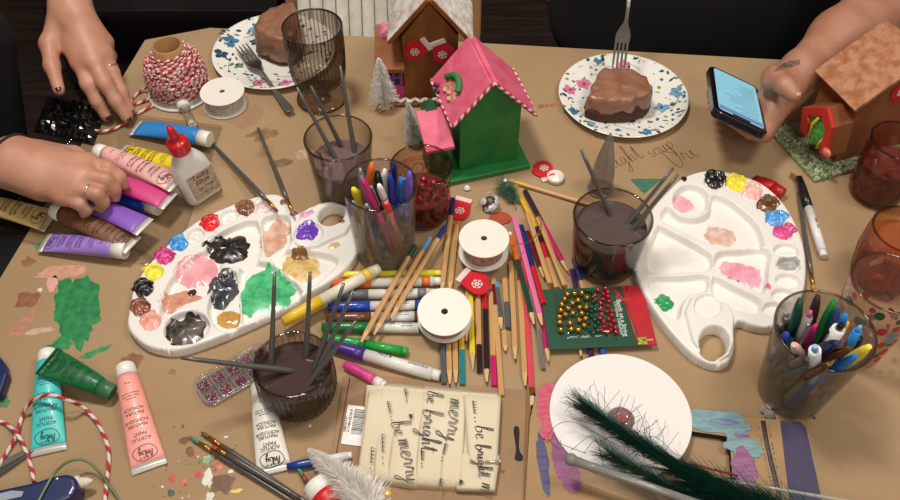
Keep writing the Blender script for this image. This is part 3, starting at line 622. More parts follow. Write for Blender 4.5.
def dip(label, c, inner, top_px, ztop, foot=(0, 0), zf=.011, **k):
    p0, p1 = settle(c, inner, H_OF[c.name], top_px, ztop, .0036, zf, foot); brush(label, p0, p1, **k)
G1 = 'brushes in the mauve water'
dip('grey brush in mauve water, leaning furthest towards the floral plate', c_left, in_left, (296, 87), .155, (.016, -.010), zf=.014)
dip('grey brush in mauve water, middle of the two leaning left', c_left, in_left, (311, 86), .160, (.024, .004), zf=.014)
dip('grey brush in mauve water standing nearly upright', c_left, in_left, (341, 66), .170, (.008, .012), zf=.014)
dip('short grey brush in mauve water resting low on the front rim', c_left, in_left, (318, 150), .098, (.025, .0), zf=.016)
dip('grey brush in dark grey water leaning left beside the plastic cone', c_dark, in_dark, (581, 150), .150, (.012, -.006), zf=.014)
dip('upper of two grey brushes in dark water leaning right', c_dark, in_dark, (674, 168), .128, (-.024, -.010), zf=.014)
dip('lower of two grey brushes in dark water leaning right', c_dark, in_dark, (678, 174), .124, (-.016, -.020), zf=.014)
dip('grey brush in brown water lying across the left rim towards the sequin box', c_brown, in_brown, (181, 358), .080, (.026, .004), zf=.026, r=.0034)
dip('grey brush in brown water pointing almost straight up, nearest the palette', c_brown, in_brown, (275, 272), .135, (.004, -.006), zf=.014)
dip('grey brush in brown water, second from the upright one', c_brown, in_brown, (310, 272), .137, (.010, .004), zf=.014)
dip('grey brush in brown water with the highest tip, over the yellow marker', c_brown, in_brown, (344, 283), .132, (-.004, -.014), zf=.014)
dip('grey brush in brown water leaning right towards the green marker', c_brown, in_brown, (353, 291), .122, (-.012, -.002), zf=.014)
dip('grey brush in brown water leaning lowest to the right', c_brown, in_brown, (357, 321), .096, (-.020, -.008), zf=.018)
zt = lambda p, z: W(p[0], p[1], z)
brush('grey brush resting its bristles on the painted palette, left one of a pair', zt((278, 212), .026), zt((212, 143), .004), (120, 60, 60), bl=.05)
brush('grey brush resting its bristles on the painted palette, right one of a pair', zt((294, 216), .026), zt((258, 128), .004), (150, 110, 60), bl=.06)
brush('green tipped brush lying lower left on the paint flecks', zt((190, 437), .004), zt((300, 506), .0045), (60, 140, 86), bl=.09)
brush('brown tipped brush lying lower left, second of three', zt((201, 432), .004), zt((318, 510), .0045), (110, 80, 50), bl=.07)
brush('red stained brush lying lower left between two others', zt((212, 446), .0105), zt((300, 498), .0108), (170, 70, 40), bl=.06)
brush('short brush with a fluffy green tip beside the white tube', zt((295, 463), .004), zt((330, 520), .0045), (60, 136, 84), bl=.22, ferr=mat((150, 70, 44), .4))
brush('slim grey brush lying between the right palette and white marker', zt((814, 291), .0035), zt((798, 192), .0035), (190, 140, 70), bl=.05)
# ------------------------------------------------------------------ pens standing in the two pen glasses
def pen(label, c, top_px, ztop, foot, r, col, capcol=None, capf=.62, tipcol=None, clip=None, zf=.0135, grp=None, metal=0.0, name='pen', rough=.3, tail=None):
    p0, p1 = settle(c, INNER[c.name], H_OF[c.name], top_px, ztop, r * (1.2 if not clip else 1.4), zf + .003, foot); d = p1 - p0
    m = mat(col, rough, metal, var=.04); cm = mat(capcol, rough, metal, var=.04) if capcol else m
    segs = [('tip', 0, .05, [r * .25, r * .8], None, mat(tipcol or col, .35)), ('barrel', .05, capf, [r * .95, r, r], None, m),
            ('cap', capf, 1, [r * 1.1, r * 1.12, r * 1.12, r * 1.08, r * .9, r * .5], None, cm)]
    if tail: segs[2] = ('cap', capf, .94, [r * 1.1, r * 1.1, r * 1.0], None, cm); segs.append(('push_button', .94, 1, [r * .55, r * .55, r * .4], None, mat(tail, .25, metal)))
    t = stick(name, label, 'pen', p0, p1, segs, grp)
    if clip:
        L = d.length; mb = MB(); mb.box((L * (capf + .16), 0, r * 1.12 + .0016), (L * .24, r * .55, .0012)); mb.box((L * (capf + .27), 0, r * 1.12 + .0005), (L * .02, r * .55, .0022)); obj('clip', mb, mat(clip, .25, .6), t, bevel=.0004)
    return t
pen('orange capped pen at the back of the left pen glass', c_pen, (372, 163), .150, (.008, -.006), .0052, (226, 108, 40))
pen('thick black marker standing in the middle of the left pen glass', c_pen, (377, 172), .152, (.010, .012), .0062, (20, 20, 22), capf=.5)
pen('silver grey pen leaning at the far left of the left pen glass', c_pen, (360, 168), .150, (-.014, .012), .0040, (128, 128, 136), metal=.5, tail=(200, 200, 204), clip=(180, 180, 186))
pen('magenta pen in the left pen glass', c_pen, (361, 178), .148, (-.002, -.018), .0047, (196, 40, 120), clip=(190, 190, 196))
pen('yellow highlighter leaning over the left rim of the pen glass', c_pen, (351, 191), .138, (.016, -.010), .0055, (238, 222, 40))
pen('white topped pen in front of the black marker', c_pen, (378, 184), .146, (.002, -.020), .0042, (206, 200, 198), (236, 232, 230), capf=.8)
pen('white capped pen mostly hidden behind the navy pen in the left glass', c_pen, (385, 169), .142, (.022, .012), .0040, (232, 230, 230))
pen('royal blue capped pen in the left pen glass', c_pen, (390, 175), .146, (.020, -.004), .0048, (34, 54, 150))
pen('dark navy pen at the back right of the left pen glass', c_pen, (395, 163), .146, (-.004, .022), .0042, (34, 38, 92), clip=(60, 64, 120))
pen('sky blue pen with a curved clip in the left pen glass', c_pen, (398, 181), .144, (-.010, -.002), .0052, (40, 118, 196), clip=(44, 128, 206))
pen('lilac pen leaning on the right rim of the left pen glass', c_pen, (411, 174), .144, (-.022, .002), .0045, (112, 92, 192), clip=(150, 130, 214))
pen('slate blue pen near the front of the left pen glass', c_pen, (396, 198), .132, (-.018, -.016), .0045, (84, 112, 172), tail=(150, 180, 220))
pen('plum pen low in the left pen glass', c_pen, (375, 199), .128, (.012, -.022), .0050, (132, 40, 116))
pen('red capped pen at the front of the left pen glass', c_pen, (383, 206), .124, (-.008, -.024), .0046, (226, 130, 110), (214, 44, 48), capf=.86)
pen('silver pen in front of the yellow highlighter', c_pen, (354, 201), .128, (.004, .004), .0042, (150, 148, 146), metal=.6, tail=(210, 210, 210))
pen('short grey pen with round end at the front rim of the left pen glass', c_pen, (369, 207), .122, (.026, -.002), .0040, (120, 116, 112), metal=.4, tail=(196, 190, 186))
D = c_rpen
pen('thick white pen with black clip and end in the middle of the lower right glass', D, (842, 324), 0.160, (-.012, -.012), .0070, (232, 230, 226), clip=(20, 20, 22), tail=(24, 24, 26))
pen('dark green pen at the back left of the lower right pen glass', D, (800, 299), 0.152, (-.004, -.010), .0050, (14, 82, 66))
pen('dark brown pen at the back of the lower right pen glass', D, (818, 296), 0.156, (.004, -.002), .0050, (66, 44, 42))
pen('bright green marker in the lower right pen glass', D, (834, 301), 0.156, (-.014, -.008), .0056, (22, 126, 66), capf=.45)
pen('grey pen with pink end in the lower right pen glass', D, (812, 312), 0.148, (-.010, .004), .0046, (142, 136, 132), tail=(214, 84, 140), clip=(170, 168, 166))
pen('magenta pen lying low in the lower right pen glass', D, (812, 323), 0.142, (-.022, -.004), .0042, (206, 40, 120))
pen('royal blue pen at the left rim of the lower right pen glass', D, (788, 336), 0.128, (.012, .006), .0056, (38, 62, 160))
pen('white pen with pale blue end near the front of the lower right glass', D, (812, 349), 0.136, (.008, -.018), .0062, (226, 224, 222), tail=(120, 170, 220))
pen('navy blue pen behind the sky blue caps in the lower right glass', D, (839, 309), 0.148, (-.004, .016), .0044, (32, 62, 116))
pen('sky blue pen at the back right of the lower right pen glass', D, (846, 314), 0.148, (.002, .022), .0046, (40, 128, 206))
pen('amber yellow pen in the lower right pen glass', D, (846, 325), 0.146, (.000, -.006), .0052, (236, 178, 48))
pen('azure pen leaning on the right rim of the lower right glass', D, (859, 323), 0.144, (.010, .010), .0046, (44, 134, 214), tail=(90, 170, 230))
pen('black pen beside the yellow highlighter in the lower right glass', D, (860, 337), 0.140, (.006, .000), .0048, (26, 26, 30))
pen('yellow highlighter leaning on the front right rim of the lower right glass', D, (871, 344), 0.140, (.016, -.012), .0055, (238, 214, 56))
pen('cobalt pen at the front right of the lower right glass', D, (858, 357), 0.134, (.012, -.022), .0048, (36, 110, 196))
pen('bronze pen in the lower right pen glass', D, (852, 350), 0.138, (.002, -.014), .0044, (140, 84, 50), metal=.8)
pen('dark navy marker across the middle of the lower right pen glass', D, (840, 346), 0.140, (-.006, -.024), .0062, (26, 34, 78))
pen('golden brown pen at the front of the lower right glass', D, (826, 361), 0.130, (.020, .002), .0048, (110, 74, 40), metal=.7)
pen('gold ended pen at the front of the lower right glass', D, (842, 364), 0.130, (.022, -.014), .0044, (196, 160, 90), metal=.8)
pen('charcoal pen at the front left rim of the lower right glass', D, (810, 358), 0.128, (-.002, .024), .0050, (74, 72, 74), metal=.3)
pen('silver pen at the far left of the lower right pen glass', D, (787, 313), 0.140, (-.020, .014), .0050, (150, 146, 142), metal=.7, tail=(210, 206, 200))
pen('grey steel pen below the silver one in the lower right glass', D, (782, 325), 0.134, (-.026, .002), .0042, (120, 116, 112), metal=.7)
pen('pale pink pen seen through the front of the lower right glass', D, (796, 347), 0.122, (-.014, -.020), .0056, (226, 178, 168))
# grey translucent cone behind the dark water glass
q = W(601, 196); t = thing('plastic_cone', 'tall grey translucent cone standing behind the dark grey water glass', 'cone', (q.x, q.y + .012, .0008))
mb = MB(); mb.lathe([(.0155, 0), (.017, .001), (.016, .03), (.0115, .065), (.0045, .098), (.0015, .106), (1e-5, .107)], 28); obj('cone_body', mb, glass((.80, .78, .75), (.5, .48, .46), milky=.45, milk=(150, 142, 134)), t)
mb = MB(); mb.lathe([(.0155, 0), (.0185, .0002), (.0185, .003), (.016, .0034)], 28); obj('base_ring', mb, glass((.80, .78, .75), (.5, .48, .46), milky=.6, milk=(150, 142, 134)), t)
# ------------------------------------------------------------------ pencils
NAT = (206, 160, 104); LEADW = mat((222, 184, 132), .6, var=.08, scale=150)
def pencil(label, end_px, tip_px, bands, z0=.0042, z1=None, r=.0036, lead=(40, 36, 40), tip=True, eraser=False, L=None):
    """bands = (from, to, colour) along the barrel from the unsharpened end"""
    z1 = z0 if z1 is None else z1
    p0, p1 = W(*end_px, z0), W(*tip_px, z1); Lp = (p1 - p0).length; tl = min(.022, Lp * .3) / Lp if tip else 0
    segs = []; k = 0
    for a, b, c in bands:
        nm = 'barrel' if c == NAT or len(bands) == 1 else ('dipped_end' if (b - a) < .45 else 'painted_barrel')
        m = mat(c, .42, var=.05, scale=40, stretch=(.4, 3, 3), coat=.2) if c == NAT else mat(c, .36, var=.05, coat=.25)
        rr = r if c == NAT else r * 1.03
        segs.append((nm, a * (1 - tl), b * (1 - tl), rr, rr, m))
    if tip:
        segs.append(('sharpened_wood', 1 - tl, 1 - tl * .25, r * .98, r * .32, LEADW)); segs.append(('lead', 1 - tl * .25, 1, r * .32, r * .06, mat(lead, .5)))
    if eraser:
        segs.append(('ferrule', 1, 1 + .012 / Lp, r * 1.02, r * 1.02, GOLD)); segs.append(('eraser', 1 + .012 / Lp, 1 + .024 / Lp, r * .95, r * .9, mat((214, 196, 180), .7)))
    return stick('pencil', label, 'pencil', p0, p1, segs, None, 6)
NV, LB, DG, OR, YL, RD, MR, TEAL, LIME, BLK, MAG, SLT, PNK, COR, PUR, BLU = (28, 40, 104), (104, 158, 196), (28, 74, 58), (226, 104, 40), (232, 180, 40), (196, 30, 42), (112, 26, 34), (40, 130, 136), (110, 186, 50), (46, 26, 28), (206, 26, 110), (88, 94, 98), (234, 120, 172), (226, 74, 96), (52, 26, 50), (40, 90, 170)
lo, hi = .0044, .0122
pencil('natural pencil with navy dipped end leaning by the rosy jar', (453, 199), (441, 297), [(0, .22, NV), (.22, 1, NAT)], lo)
pencil('natural pencil with small orange end left of the upper ribbon spool', (457.5, 222), (449, 296), [(0, .07, OR), (.07, 1, NAT)], lo)
pencil('natural pencil with dark green end lying over the white markers, tip lowest left', (415, 246), (359, 346), [(0, .14, DG), (.14, 1, NAT)], .0205, .0175, lead=(40, 60, 50))
pencil('natural pencil with pale blue end lying over the white markers', (430, 238), (372, 338), [(0, .16, LB), (.16, 1, NAT)], .0205, .0175, lead=(60, 90, 120))
pencil('natural pencil with navy end lying over the white markers, nearest the spool', (445, 227), (389, 322), [(0, .16, NV), (.16, 1, NAT)], .0205, .0195, lead=(30, 40, 90))
pencil('slate blue pencil emerging below the lower ribbon spool, leftmost there', (440.5, 302), (444, 384), [(0, 1, SLT)], lo, tip=False)
pencil('natural pencil emerging below the lower ribbon spool, beside the slate one', (447, 302), (450, 388), [(0, 1, NAT)], lo)
pencil('natural pencil emerging below the lower ribbon spool, second from the slate one', (454, 302), (456, 387), [(0, 1, NAT)], lo)
pencil('teal ended pencil with yellow band above the ribbon card', (461, 302), (462.5, 385), [(0, .38, NAT), (.38, .6, YL), (.6, 1, TEAL)], lo, tip=False)
pencil('yellow pencil with lime end, tip pointing at the ribbon card', (470, 288), (473, 370), [(0, .14, LIME), (.14, 1, (236, 208, 50))], lo, lead=(230, 200, 40))
pencil('natural pencil with blackish dipped end, end pointing at the ribbon card', (478, 297), (479.5, 372), [(0, .66, NAT), (.66, 1, BLK)], lo, tip=False)
pencil('dark brown pencil with red upper half, tip above the ribbon card', (484.5, 294), (487, 386), [(0, .22, RD), (.22, 1, BLK)], lo)
pencil('natural pencil with magenta dipped end above the ribbon card', (491, 293), (494, 386), [(0, .70, NAT), (.70, 1, MAG)], lo, tip=False)
pencil('natural pencil with maroon band reaching the corner of the ribbon card', (493.5, 279), (501.5, 396), [(0, .06, NAT), (.06, .25, MR), (.25, 1, NAT)], lo, tip=False)
pencil('slate pencil with pale blue end just below the upper ribbon spool', (496, 283), (502, 333), [(0, .16, LB), (.16, 1, SLT)], lo)
pencil('natural pencil with slate dipped end beside the pale blue ended one', (504.5, 279), (508, 328), [(0, .5, NAT), (.5, 1, SLT)], lo, tip=False)
pencil('short natural pencil with black lead below the slate ended ones', (504, 331), (505.5, 353), [(0, 1, NAT)], lo)
pencil('natural pencil with black tip ending level with the bead card bottom', (511, 262), (515.5, 363), [(0, 1, NAT)], lo)
pencil('natural pencil with red upper part running down to the brown card', (518.5, 258), (525.5, 390), [(0, .22, RD), (.22, 1, NAT)], lo)
pencil('coral pink pencil with gold ferrule and eraser end', (523.5, 262), (531.5, 388), [(0, 1, COR)], lo, tip=False, eraser=True)
pencil('dark green pencil with orange upper part crossing over others', (510, 233), (535, 328), [(0, .36, OR), (.36, 1, (20, 70, 48))], hi)
pencil('bright pink pencil lying across the top of the pencil heap', (514, 217), (543, 329), [(0, 1, PNK)], hi)
pencil('navy pencil with red lower half beside the bright pink one', (521, 226), (543.5, 304), [(0, .55, NV), (.55, 1, RD)], hi, tip=False)
pencil('maroon pencil with its tip near the top corner of the bead card', (527, 232), (545, 281), [(0, 1, MR)], lo)
pencil('natural pencil reaching the top corner of the bead card', (527.5, 214), (550, 284), [(0, 1, NAT)], hi, tip=False)
pencil('short yellow pencil with dark end pointing to the green tinsel', (514.5, 186), (538, 231), [(0, .93, YL), (.93, 1, NV)], lo + .0004, tip=False)
pencil('blackish purple pencil with magenta lower half, outermost of the heap', (525, 191), (569, 274), [(0, .46, PUR), (.46, 1, MAG)], lo, lead=(200, 60, 130))
pencil('natural pencil with red and black end lying beside the blackish one', (540, 236), (557, 288), [(0, .16, BLK), (.16, .45, RD), (.45, 1, NAT)], lo, tip=False)
pencil('natural pencil lying over the red and black ended one', (538, 218), (565, 286), [(0, 1, NAT)], hi, tip=False)
pencil('slim grey metal pencil left of the bead card', (538, 330), (543.5, 369), [(0, 1, (120, 118, 116))], lo, tip=False, r=.0026)
pencil('magenta pencil poking down past the lower left bead card corner', (542, 312), (549, 365), [(0, 1, (190, 30, 100))], lo, lead=(170, 30, 80))
pencil('natural pencil half hidden under the bead card', (566, 284), (582, 360), [(0, 1, NAT)], lo)
pencil('dark purple pencil half hidden under the bead card', (572, 270), (592, 357), [(0, 1, (56, 30, 80))], lo, tip=False)
pencil('blue ended pencil half hidden under the bead card', (574, 259), (604, 355), [(0, .25, NV), (.25, .8, NAT), (.8, 1, BLU)], lo, tip=False)
pencil('yellow ended natural pencil alone above the dark grey water glass', (505, 179), (598, 207), [(0, .25, (214, 158, 44)), (.25, 1, NAT)], .0042, tip=False)
pencil('natural pencil running beside the slit of the brown card end', (529, 392), (526, 505), [(0, 1, (150, 110, 70))], .0042, tip=False, r=.0028)
pencil('natural pencil behind the upper ribbon spool, tip by the gem', (468, 285), (466, 345), [(0, 1, NAT)], lo)
# ------------------------------------------------------------------ markers and pens lying on the table
def marker(label, cap_px, end_px, capcol, body=(232, 228, 220), band=None, r=.0068, capf=.42, z=None, z1=None, name='marker', nub=True, text=None, textcol=(40, 60, 120), cylcap=True, cat='marker'):
    z = r + .0004 if z is None else z; p0, p1 = W(*cap_px, z), W(*end_px, z if z1 is None else z1); L = (p1 - p0).length
    cm = mat(capcol, .34, var=.04, coat=.25); bm = mat(body, .34, var=.02, coat=.2)
    segs = [('cap', 0, capf, [r * .82, r * 1.0, r * 1.02, r * 1.03], None, cm), ('barrel', capf, .93, [r * .98, r], None, bm), ('end_plug', .93, 1, [r * .86, r * .86, r * .8], None, bm)]
    if band: segs.insert(2, ('colour_band', .82, .90, r * 1.015, r * 1.015, mat(band, .36)))
    t = stick(name, label, cat, p0, p1, segs, None, 18)
    if text:
        mb = MB(); sz = r * 1.15; zf = lambda x, y: math.sqrt(max(0, (r * 1.012) ** 2 - min(abs(y), r) ** 2))
        for txt, fx, fy, s in text: text_on(mb, txt, sz * s, (L * fx, fy * r, 0), (1, 0), (0, 1), zf)
        obj('lettering', mb, mat(textcol, .5), t)
    return t
LT = lambda a: [(a, .58, .15, 1.0), ('washable', .72, .25, .5), ('non-toxic', .72, -.35, .45)]
marker('white marker with orange cap, topmost of the marker row', (332, 284), (441, 281), (228, 110, 36), band=(226, 120, 50), capf=.36, text=LT('8'), r=.0066)
marker('white marker with grey cap, second of the marker row', (330, 295), (437, 293), (104, 104, 106), band=(130, 130, 130), capf=.36, text=LT('GRAY'), r=.0066)
marker('white marker with blue cap, third of the marker row', (328, 307), (434, 305), (30, 70, 176), band=(40, 70, 170), capf=.40, text=LT('BLUE'), r=.0066)
marker('white marker with brown cap, fourth of the marker row', (326, 318), (434, 316), (108, 62, 40), band=(120, 76, 50), capf=.42, text=LT('8'), r=.0066)
marker('white marker with dark green cap, lowest of the marker row', (322, 327), (440, 328), (20, 118, 62), band=(26, 120, 66), capf=.40, text=LT('GREEN'), r=.0066)
marker('slim yellow highlighter above the orange capped marker', (338, 275), (441, 273), (240, 226, 50), (240, 226, 60), r=.0048, capf=.35)
marker('white and cream marker with yellow cap lying over the palette edge', (283, 322), (379, 268), (236, 190, 50), (236, 228, 206), r=.0078, capf=.38, z=.021, z1=.020, band=(236, 200, 80))
marker('bright green marker pen above the purple marker', (322, 337), (408, 352), (36, 158, 62), (38, 160, 66), r=.0058, capf=.5)
marker('white marker with purple cap above the ribbon card', (329, 345), (440, 376), (74, 40, 130), r=.0078, capf=.33, text=[('Purple', .50, .2, .8), ('WASHABLE', .80, .1, .55)])
marker('pink highlighter poking out from behind the ribbon card', (345, 364), (385, 386), (228, 74, 150), (236, 226, 222), r=.0062, capf=.75)
marker('white marker with black cap lying right of the palette', (799, 178), (824, 257), (22, 22, 24), (236, 232, 228), r=.0062, capf=.40, text=[('fine line', .62, .1, .8)], textcol=(40, 40, 44))
marker('blue and white pen half hidden by the white bottle-brush tree', (287, 467), (352, 455), (26, 56, 140), (228, 226, 226), r=.0050, capf=.55, name='pen', cat='pen')
# ------------------------------------------------------------------ ribbon spools
def spool(label, top_px, R, H, zb, ribbon, yaw=0, wound=.78):
    p = W(*top_px, zb + H); t = thing('ribbon_spool', label, 'spool', (p.x, p.y, zb))
    card = mat((236, 230, 218), .45, var=.015)
    for z in (0, H - .0016):
        mb = MB(); mb.lathe([(.0042, z), (R - .0005, z), (R, z + .0004), (R, z + .0013), (R - .0005, z + .0017), (.0042, z + .0017), (.0042, z)], 64); o = obj('flange', mb, card, t)
        for pl in o.data.polygons: pl.use_smooth = abs(pl.normal.z) < .7
    mb = MB(); mb.lathe([(.0046, .0005), (.0046, H - .0008), (.0062, H - .0008), (.0062, .0005), (.0046, .0005)], 24); obj('core', mb, mat((120, 92, 70), .7), t)
    mb = MB(); rw = R * wound; mb.lathe([(.007, .002)] + [(rw + .0004 * math.sin(k * 2.1), .002 + (H - .004) * k / 10) for k in range(11)] + [(.007, H - .002)], 56); obj('wound_ribbon', mb, ribbon, t)
    return t
spool('white ribbon spool in the middle of the pencils, tan ribbon inside', (484, 238), .0325, .029, .0165, mat((150, 116, 90), .6, rgb2=(188, 160, 130), scale=200))
spool('white ribbon spool with dusty pink ribbon at the end of the marker row', (444.5, 309.5), .0330, .020, .0165, mat((148, 96, 84), .6, rgb2=(178, 130, 112), scale=200), wound=.86).rotation_euler = (.13, 0, 0)
spool('white spool of pale silver ribbon beside the striped twine cone', (222, 91), .0335, .028, .001, mat((176, 170, 164), .5, rgb2=(200, 196, 190), scale=160), wound=.82)
# fine gold wire looping from the upper spool
mb = MB(); mb.tube(smooth_open([W(507, 236, .04), W(520, 244, .030), W(534, 238, .024), W(541, 224, .021), W(538, 214, .017)], 8), .0006, 5); tag(obj('gold_wire', mb, mat((176, 146, 96), .3, .7)), 'thin gold wire curling from the upper ribbon spool over the pencils', 'wire')
# ------------------------------------------------------------------ paint tubes
def paint_tube(label, cap_px, end_px, col, textcol=(60, 50, 50), zb=.0006, zc=None, capcol=(238, 234, 226), Rr=.0125, wide=.0195, crimp=(206, 200, 190), flip=False, roll=0.0, small=False, blank=False, up=None):
    p0, p1 = W(*cap_px, zb), W(*end_px, zb if zc is None else zc); L = (p1 - p0).length
    M = frame(p0, p1, up or (0, 0, 1)) @ Matrix.Rotation(roll, 4, 'X')
    t = thing('paint_tube', label, 'paint tube', M)
    cl = .017
    mb = MB(); mb.tube([(0, 0, Rr), (.001, 0, Rr), (cl, 0, Rr)], [Rr * .86, Rr * .93, Rr * .96], 28)
    o = obj('cap', mb, mat(capcol, .35, var=.02), t)
    for pl in o.data.polygons:
        if len(pl.vertices) > 4: pl.use_smooth = False
    def sec(q):
        """half width, half height at q (0 shoulder .. 1 crimp)"""
        return Rr + (wide - Rr) * q ** .8, max(.0007, Rr * (1 - q ** 1.5) ** .75)
    def top(x, y):
        q = min(max((x - cl) / (L - cl), 0), 1); hw, hh = sec(q); return Rr * (1 - q) ** 0 * hh + hh * 0 + hh * math.sqrt(max(0.02, 1 - min(1, (y / hw) ** 2))) + .0003 if False else hh + hh * math.sqrt(max(0.0, 1 - min(1, (y / hw) ** 2))) + .00035
    xs0 = cl + .0005; xe = L - .008; N = 18; rings = []
    for k in range(N + 1):
        q = k / N; x = xs0 + (xe - xs0) * q; hw, hh = sec((x - cl) / (L - cl)); zc_ = hh
        rings.append([(x, hw * math.cos(i / 28 * 2 * PI), zc_ + hh * math.sin(i / 28 * 2 * PI)) for i in range(28)])
    mb = MB(); mb.rings(rings); obj('tube_body', mb, mat(col, .42, var=.03, coat=.08), t)
    hw, hh = sec((xe - cl) / (L - cl))
    mb = MB(); mb.rings([[(x, wide * 1.0 * math.cos(i / 28 * 2 * PI), hh * f + max(.0005, hh * f) * math.sin(i / 28 * 2 * PI)) for i in range(28)] for x, f in ((xe, 1.0), (L - .004, .55), (L, .45))]); obj('crimped_end', mb, mat(crimp, .35, .25, var=.05), t)
    if not blank:
        mb = MB(); u = (0, -1) if not flip else (0, 1); v = (1, 0) if not flip else (-1, 0)
        S = (L - cl); X = lambda f: cl + S * f
        rows = [(.12, '75 ml', .0032), (.235, 'washable non-toxic', .0025), (.265, 'water based colour', .0025), (.295, 'permanent', .0025), (.395, 'ACRILICA', .0050), (.440, 'PINTURA', .0050), (.52, 'ACRYLIQUE', .0048), (.565, 'PEINTURE', .0048), (.65, 'PAINT', .0054), (.70, 'ACRYLIC', .0054)]
        for f, txt, s in rows: text_on(mb, txt, s, (X(f), 0, 0), u, v, top)
        # the palette shaped badge with joined lettering
        for rr_, w_ in ((.0125, .0009),):
            pts = [(X(.845) + v[0] * .0092 * math.sin(a) * (1 + .10 * math.cos(2 * a + .6)), .0135 * math.cos(a) * (1 + .08 * math.sin(a * 2))) for a in [i / 40 * 2 * PI for i in range(41)]]
            vs = []; fs = []
            for k, (x, y) in enumerate(pts):
                cx_, cy_ = X(.845), 0; d = math.hypot(x - cx_, y - cy_)
                for s in (1, 1 - w_ / d): X_, Y_ = cx_ + (x - cx_) * s, cy_ + (y - cy_) * s; vs.append((X_, Y_, top(X_, Y_)))
                if k: fs.append((2 * k - 2, 2 * k - 1, 2 * k + 1, 2 * k))
            mb.add(vs, fs, 0, False)
        for k in range(4):
            y = -.006 + k * .004; x = X(.845) + .0052 * v[0]; mb.add([(x + .0010 * math.cos(a), y + .0012 * math.sin(a), top(x, y)) for a in [i / 8 * 2 * PI for i in range(8)]], [tuple(range(8))], 0, False)
        write_hand(mb, 'Artsy', .0042, (X(.845) - .002 * v[0], .0085 * -u[1], 0), u, v, top, .0011)
        obj('printed_label', mb, mat(textcol, .5), t)
    return t
paint_tube('turquoise paint tube lying lower left under the striped twine', (52, 358), (49, 454), (76, 204, 196), (24, 90, 92))
paint_tube('pale pink paint tube lying lower left with label facing up', (128, 372), (150, 470), (244, 164, 150), (130, 70, 70))
paint_tube('white paint tube lying beside the ribbed brown water glass', (262, 391), (275, 474), (232, 226, 214), (52, 52, 56))
paint_tube('translucent green paint tube lying across the turquoise tube', (113, 397), (46, 361), (18, 104, 54), (8, 60, 32), Rr=.0108, zb=.0010, zc=.0285, capcol=(60, 110, 76), crimp=(14, 86, 46))
paint_tube('gold paint tube overhanging the left table edge under the hand', (-30, 206), (52, 222), (224, 190, 122), (80, 60, 36), zb=.0050, crimp=(210, 196, 160))
paint_tube('lilac paint tube with white cap at the near end of the tube row', (129, 257), (43, 243), (160, 128, 204), (96, 66, 150), zb=.0050, wide=.0165)
paint_tube('brown paint tube between lilac and purple tubes', (58, 217), (134, 246), (128, 84, 56), (52, 32, 26), zb=.0125, zc=.0235, wide=.0165)
paint_tube('purple paint tube with its flat end beside the blue tube cap', (72, 203), (146, 228), (136, 88, 190), (90, 50, 150), zb=.0120, zc=.0350, blank=True, wide=.0165)
paint_tube('blue paint tube with white cap pointing at the palette', (162, 214), (86, 190), (22, 54, 150), (14, 30, 100), zb=.0050, blank=True, wide=.0165)
paint_tube('magenta paint tube under the pale pink one in the tube row', (88, 180), (171, 202), (208, 66, 130), (150, 40, 90), zb=.0150, zc=.0330, blank=True, wide=.0165)
paint_tube('pale pink paint tube in the tube row, white cap by the fingertips', (101, 158), (178, 185), (240, 182, 178), (90, 50, 60), zb=.0265, zc=.0420, wide=.0165)
paint_tube('yellow paint tube in the tube row beside the glue bottle', (196, 178), (119, 152), (242, 214, 44), (70, 62, 30), zb=.0050, wide=.0165)
paint_tube('sky blue paint tube at the far end of the tube row', (212, 146), (134, 128), (44, 134, 208), (30, 80, 150), zb=.0050, blank=True, wide=.0165)
# clear tray under the tubes
q = poly_px([(98, 112), (222, 128), (172, 270), (-12, 236)], .001); t = thing('clear_tray', 'shallow clear plastic tray under the row of paint tubes', 'tray', (0, 0, 0.0008))
mb = MB(); mb.prism(q, 0, .0008); obj('tray_base', mb, glass((.93, .93, .92), (.75, .75, .74)), t)
mb = MB(); mb.tube([(x, y, .0035) for x, y in q + q[:2]], .0011, 8); obj('tray_lip', mb, glass((.96, .96, .95), (.80, .79, .77)), t)
# red squeezy and red tube half in view
paint_tube('small red tube poking out from behind the right palette', (781, 199), (752, 180), (186, 26, 32), blank=True, capcol=(176, 22, 28), Rr=.0095, wide=.012, crimp=(170, 24, 28))
paint_tube('red paint bottle with white cap at the bottom edge beside the white tree', (317, 490), (377, 570), (204, 32, 36), blank=True, Rr=.0165, wide=.018)
# ------------------------------------------------------------------ glue bottle
A_, B_ = W(191, 203), W(217, 189); M = frame(A_ + (B_ - A_) * .5 - Vector((0, 0, 0)), B_); M.translation = W(204, 195, 0) + Vector((0, 0, .0042)); M = M @ Matrix.Rotation(-.13, 4, 'Y')
t = thing('glue_bottle', 'white glue bottle with red twist cap beside the painted palette', 'bottle', M)
def rrect(w, d, r, n=6): return [(sx * (w / 2 - r) + r * math.cos(a), sy * (d / 2 - r) + r * math.sin(a)) for sx, sy, a0 in ((1, 1, 0), (-1, 1, PI / 2), (-1, -1, PI), (1, -1, 1.5 * PI)) for a in [a0 + i / n * PI / 2 for i in range(n + 1)]]
GW = mat((232, 228, 220), .34, var=.02, coat=.2)
mb = MB(); rings = []
for z, w, d in ((0, .050, .027), (.002, .053, .030), (.010, .054, .031), (.045, .054, .031), (.062, .050, .030), (.074, .038, .027), (.082, .026, .024), (.088, .021, .021), (.092, .020, .020)): rings.append([(x, y, z) for x, y in rrect(w, d, min(w, d) * .38)])
mb.rings(rings); obj('bottle_body', mb, GW, t)
RC = mat((204, 24, 36), .3, coat=.3)
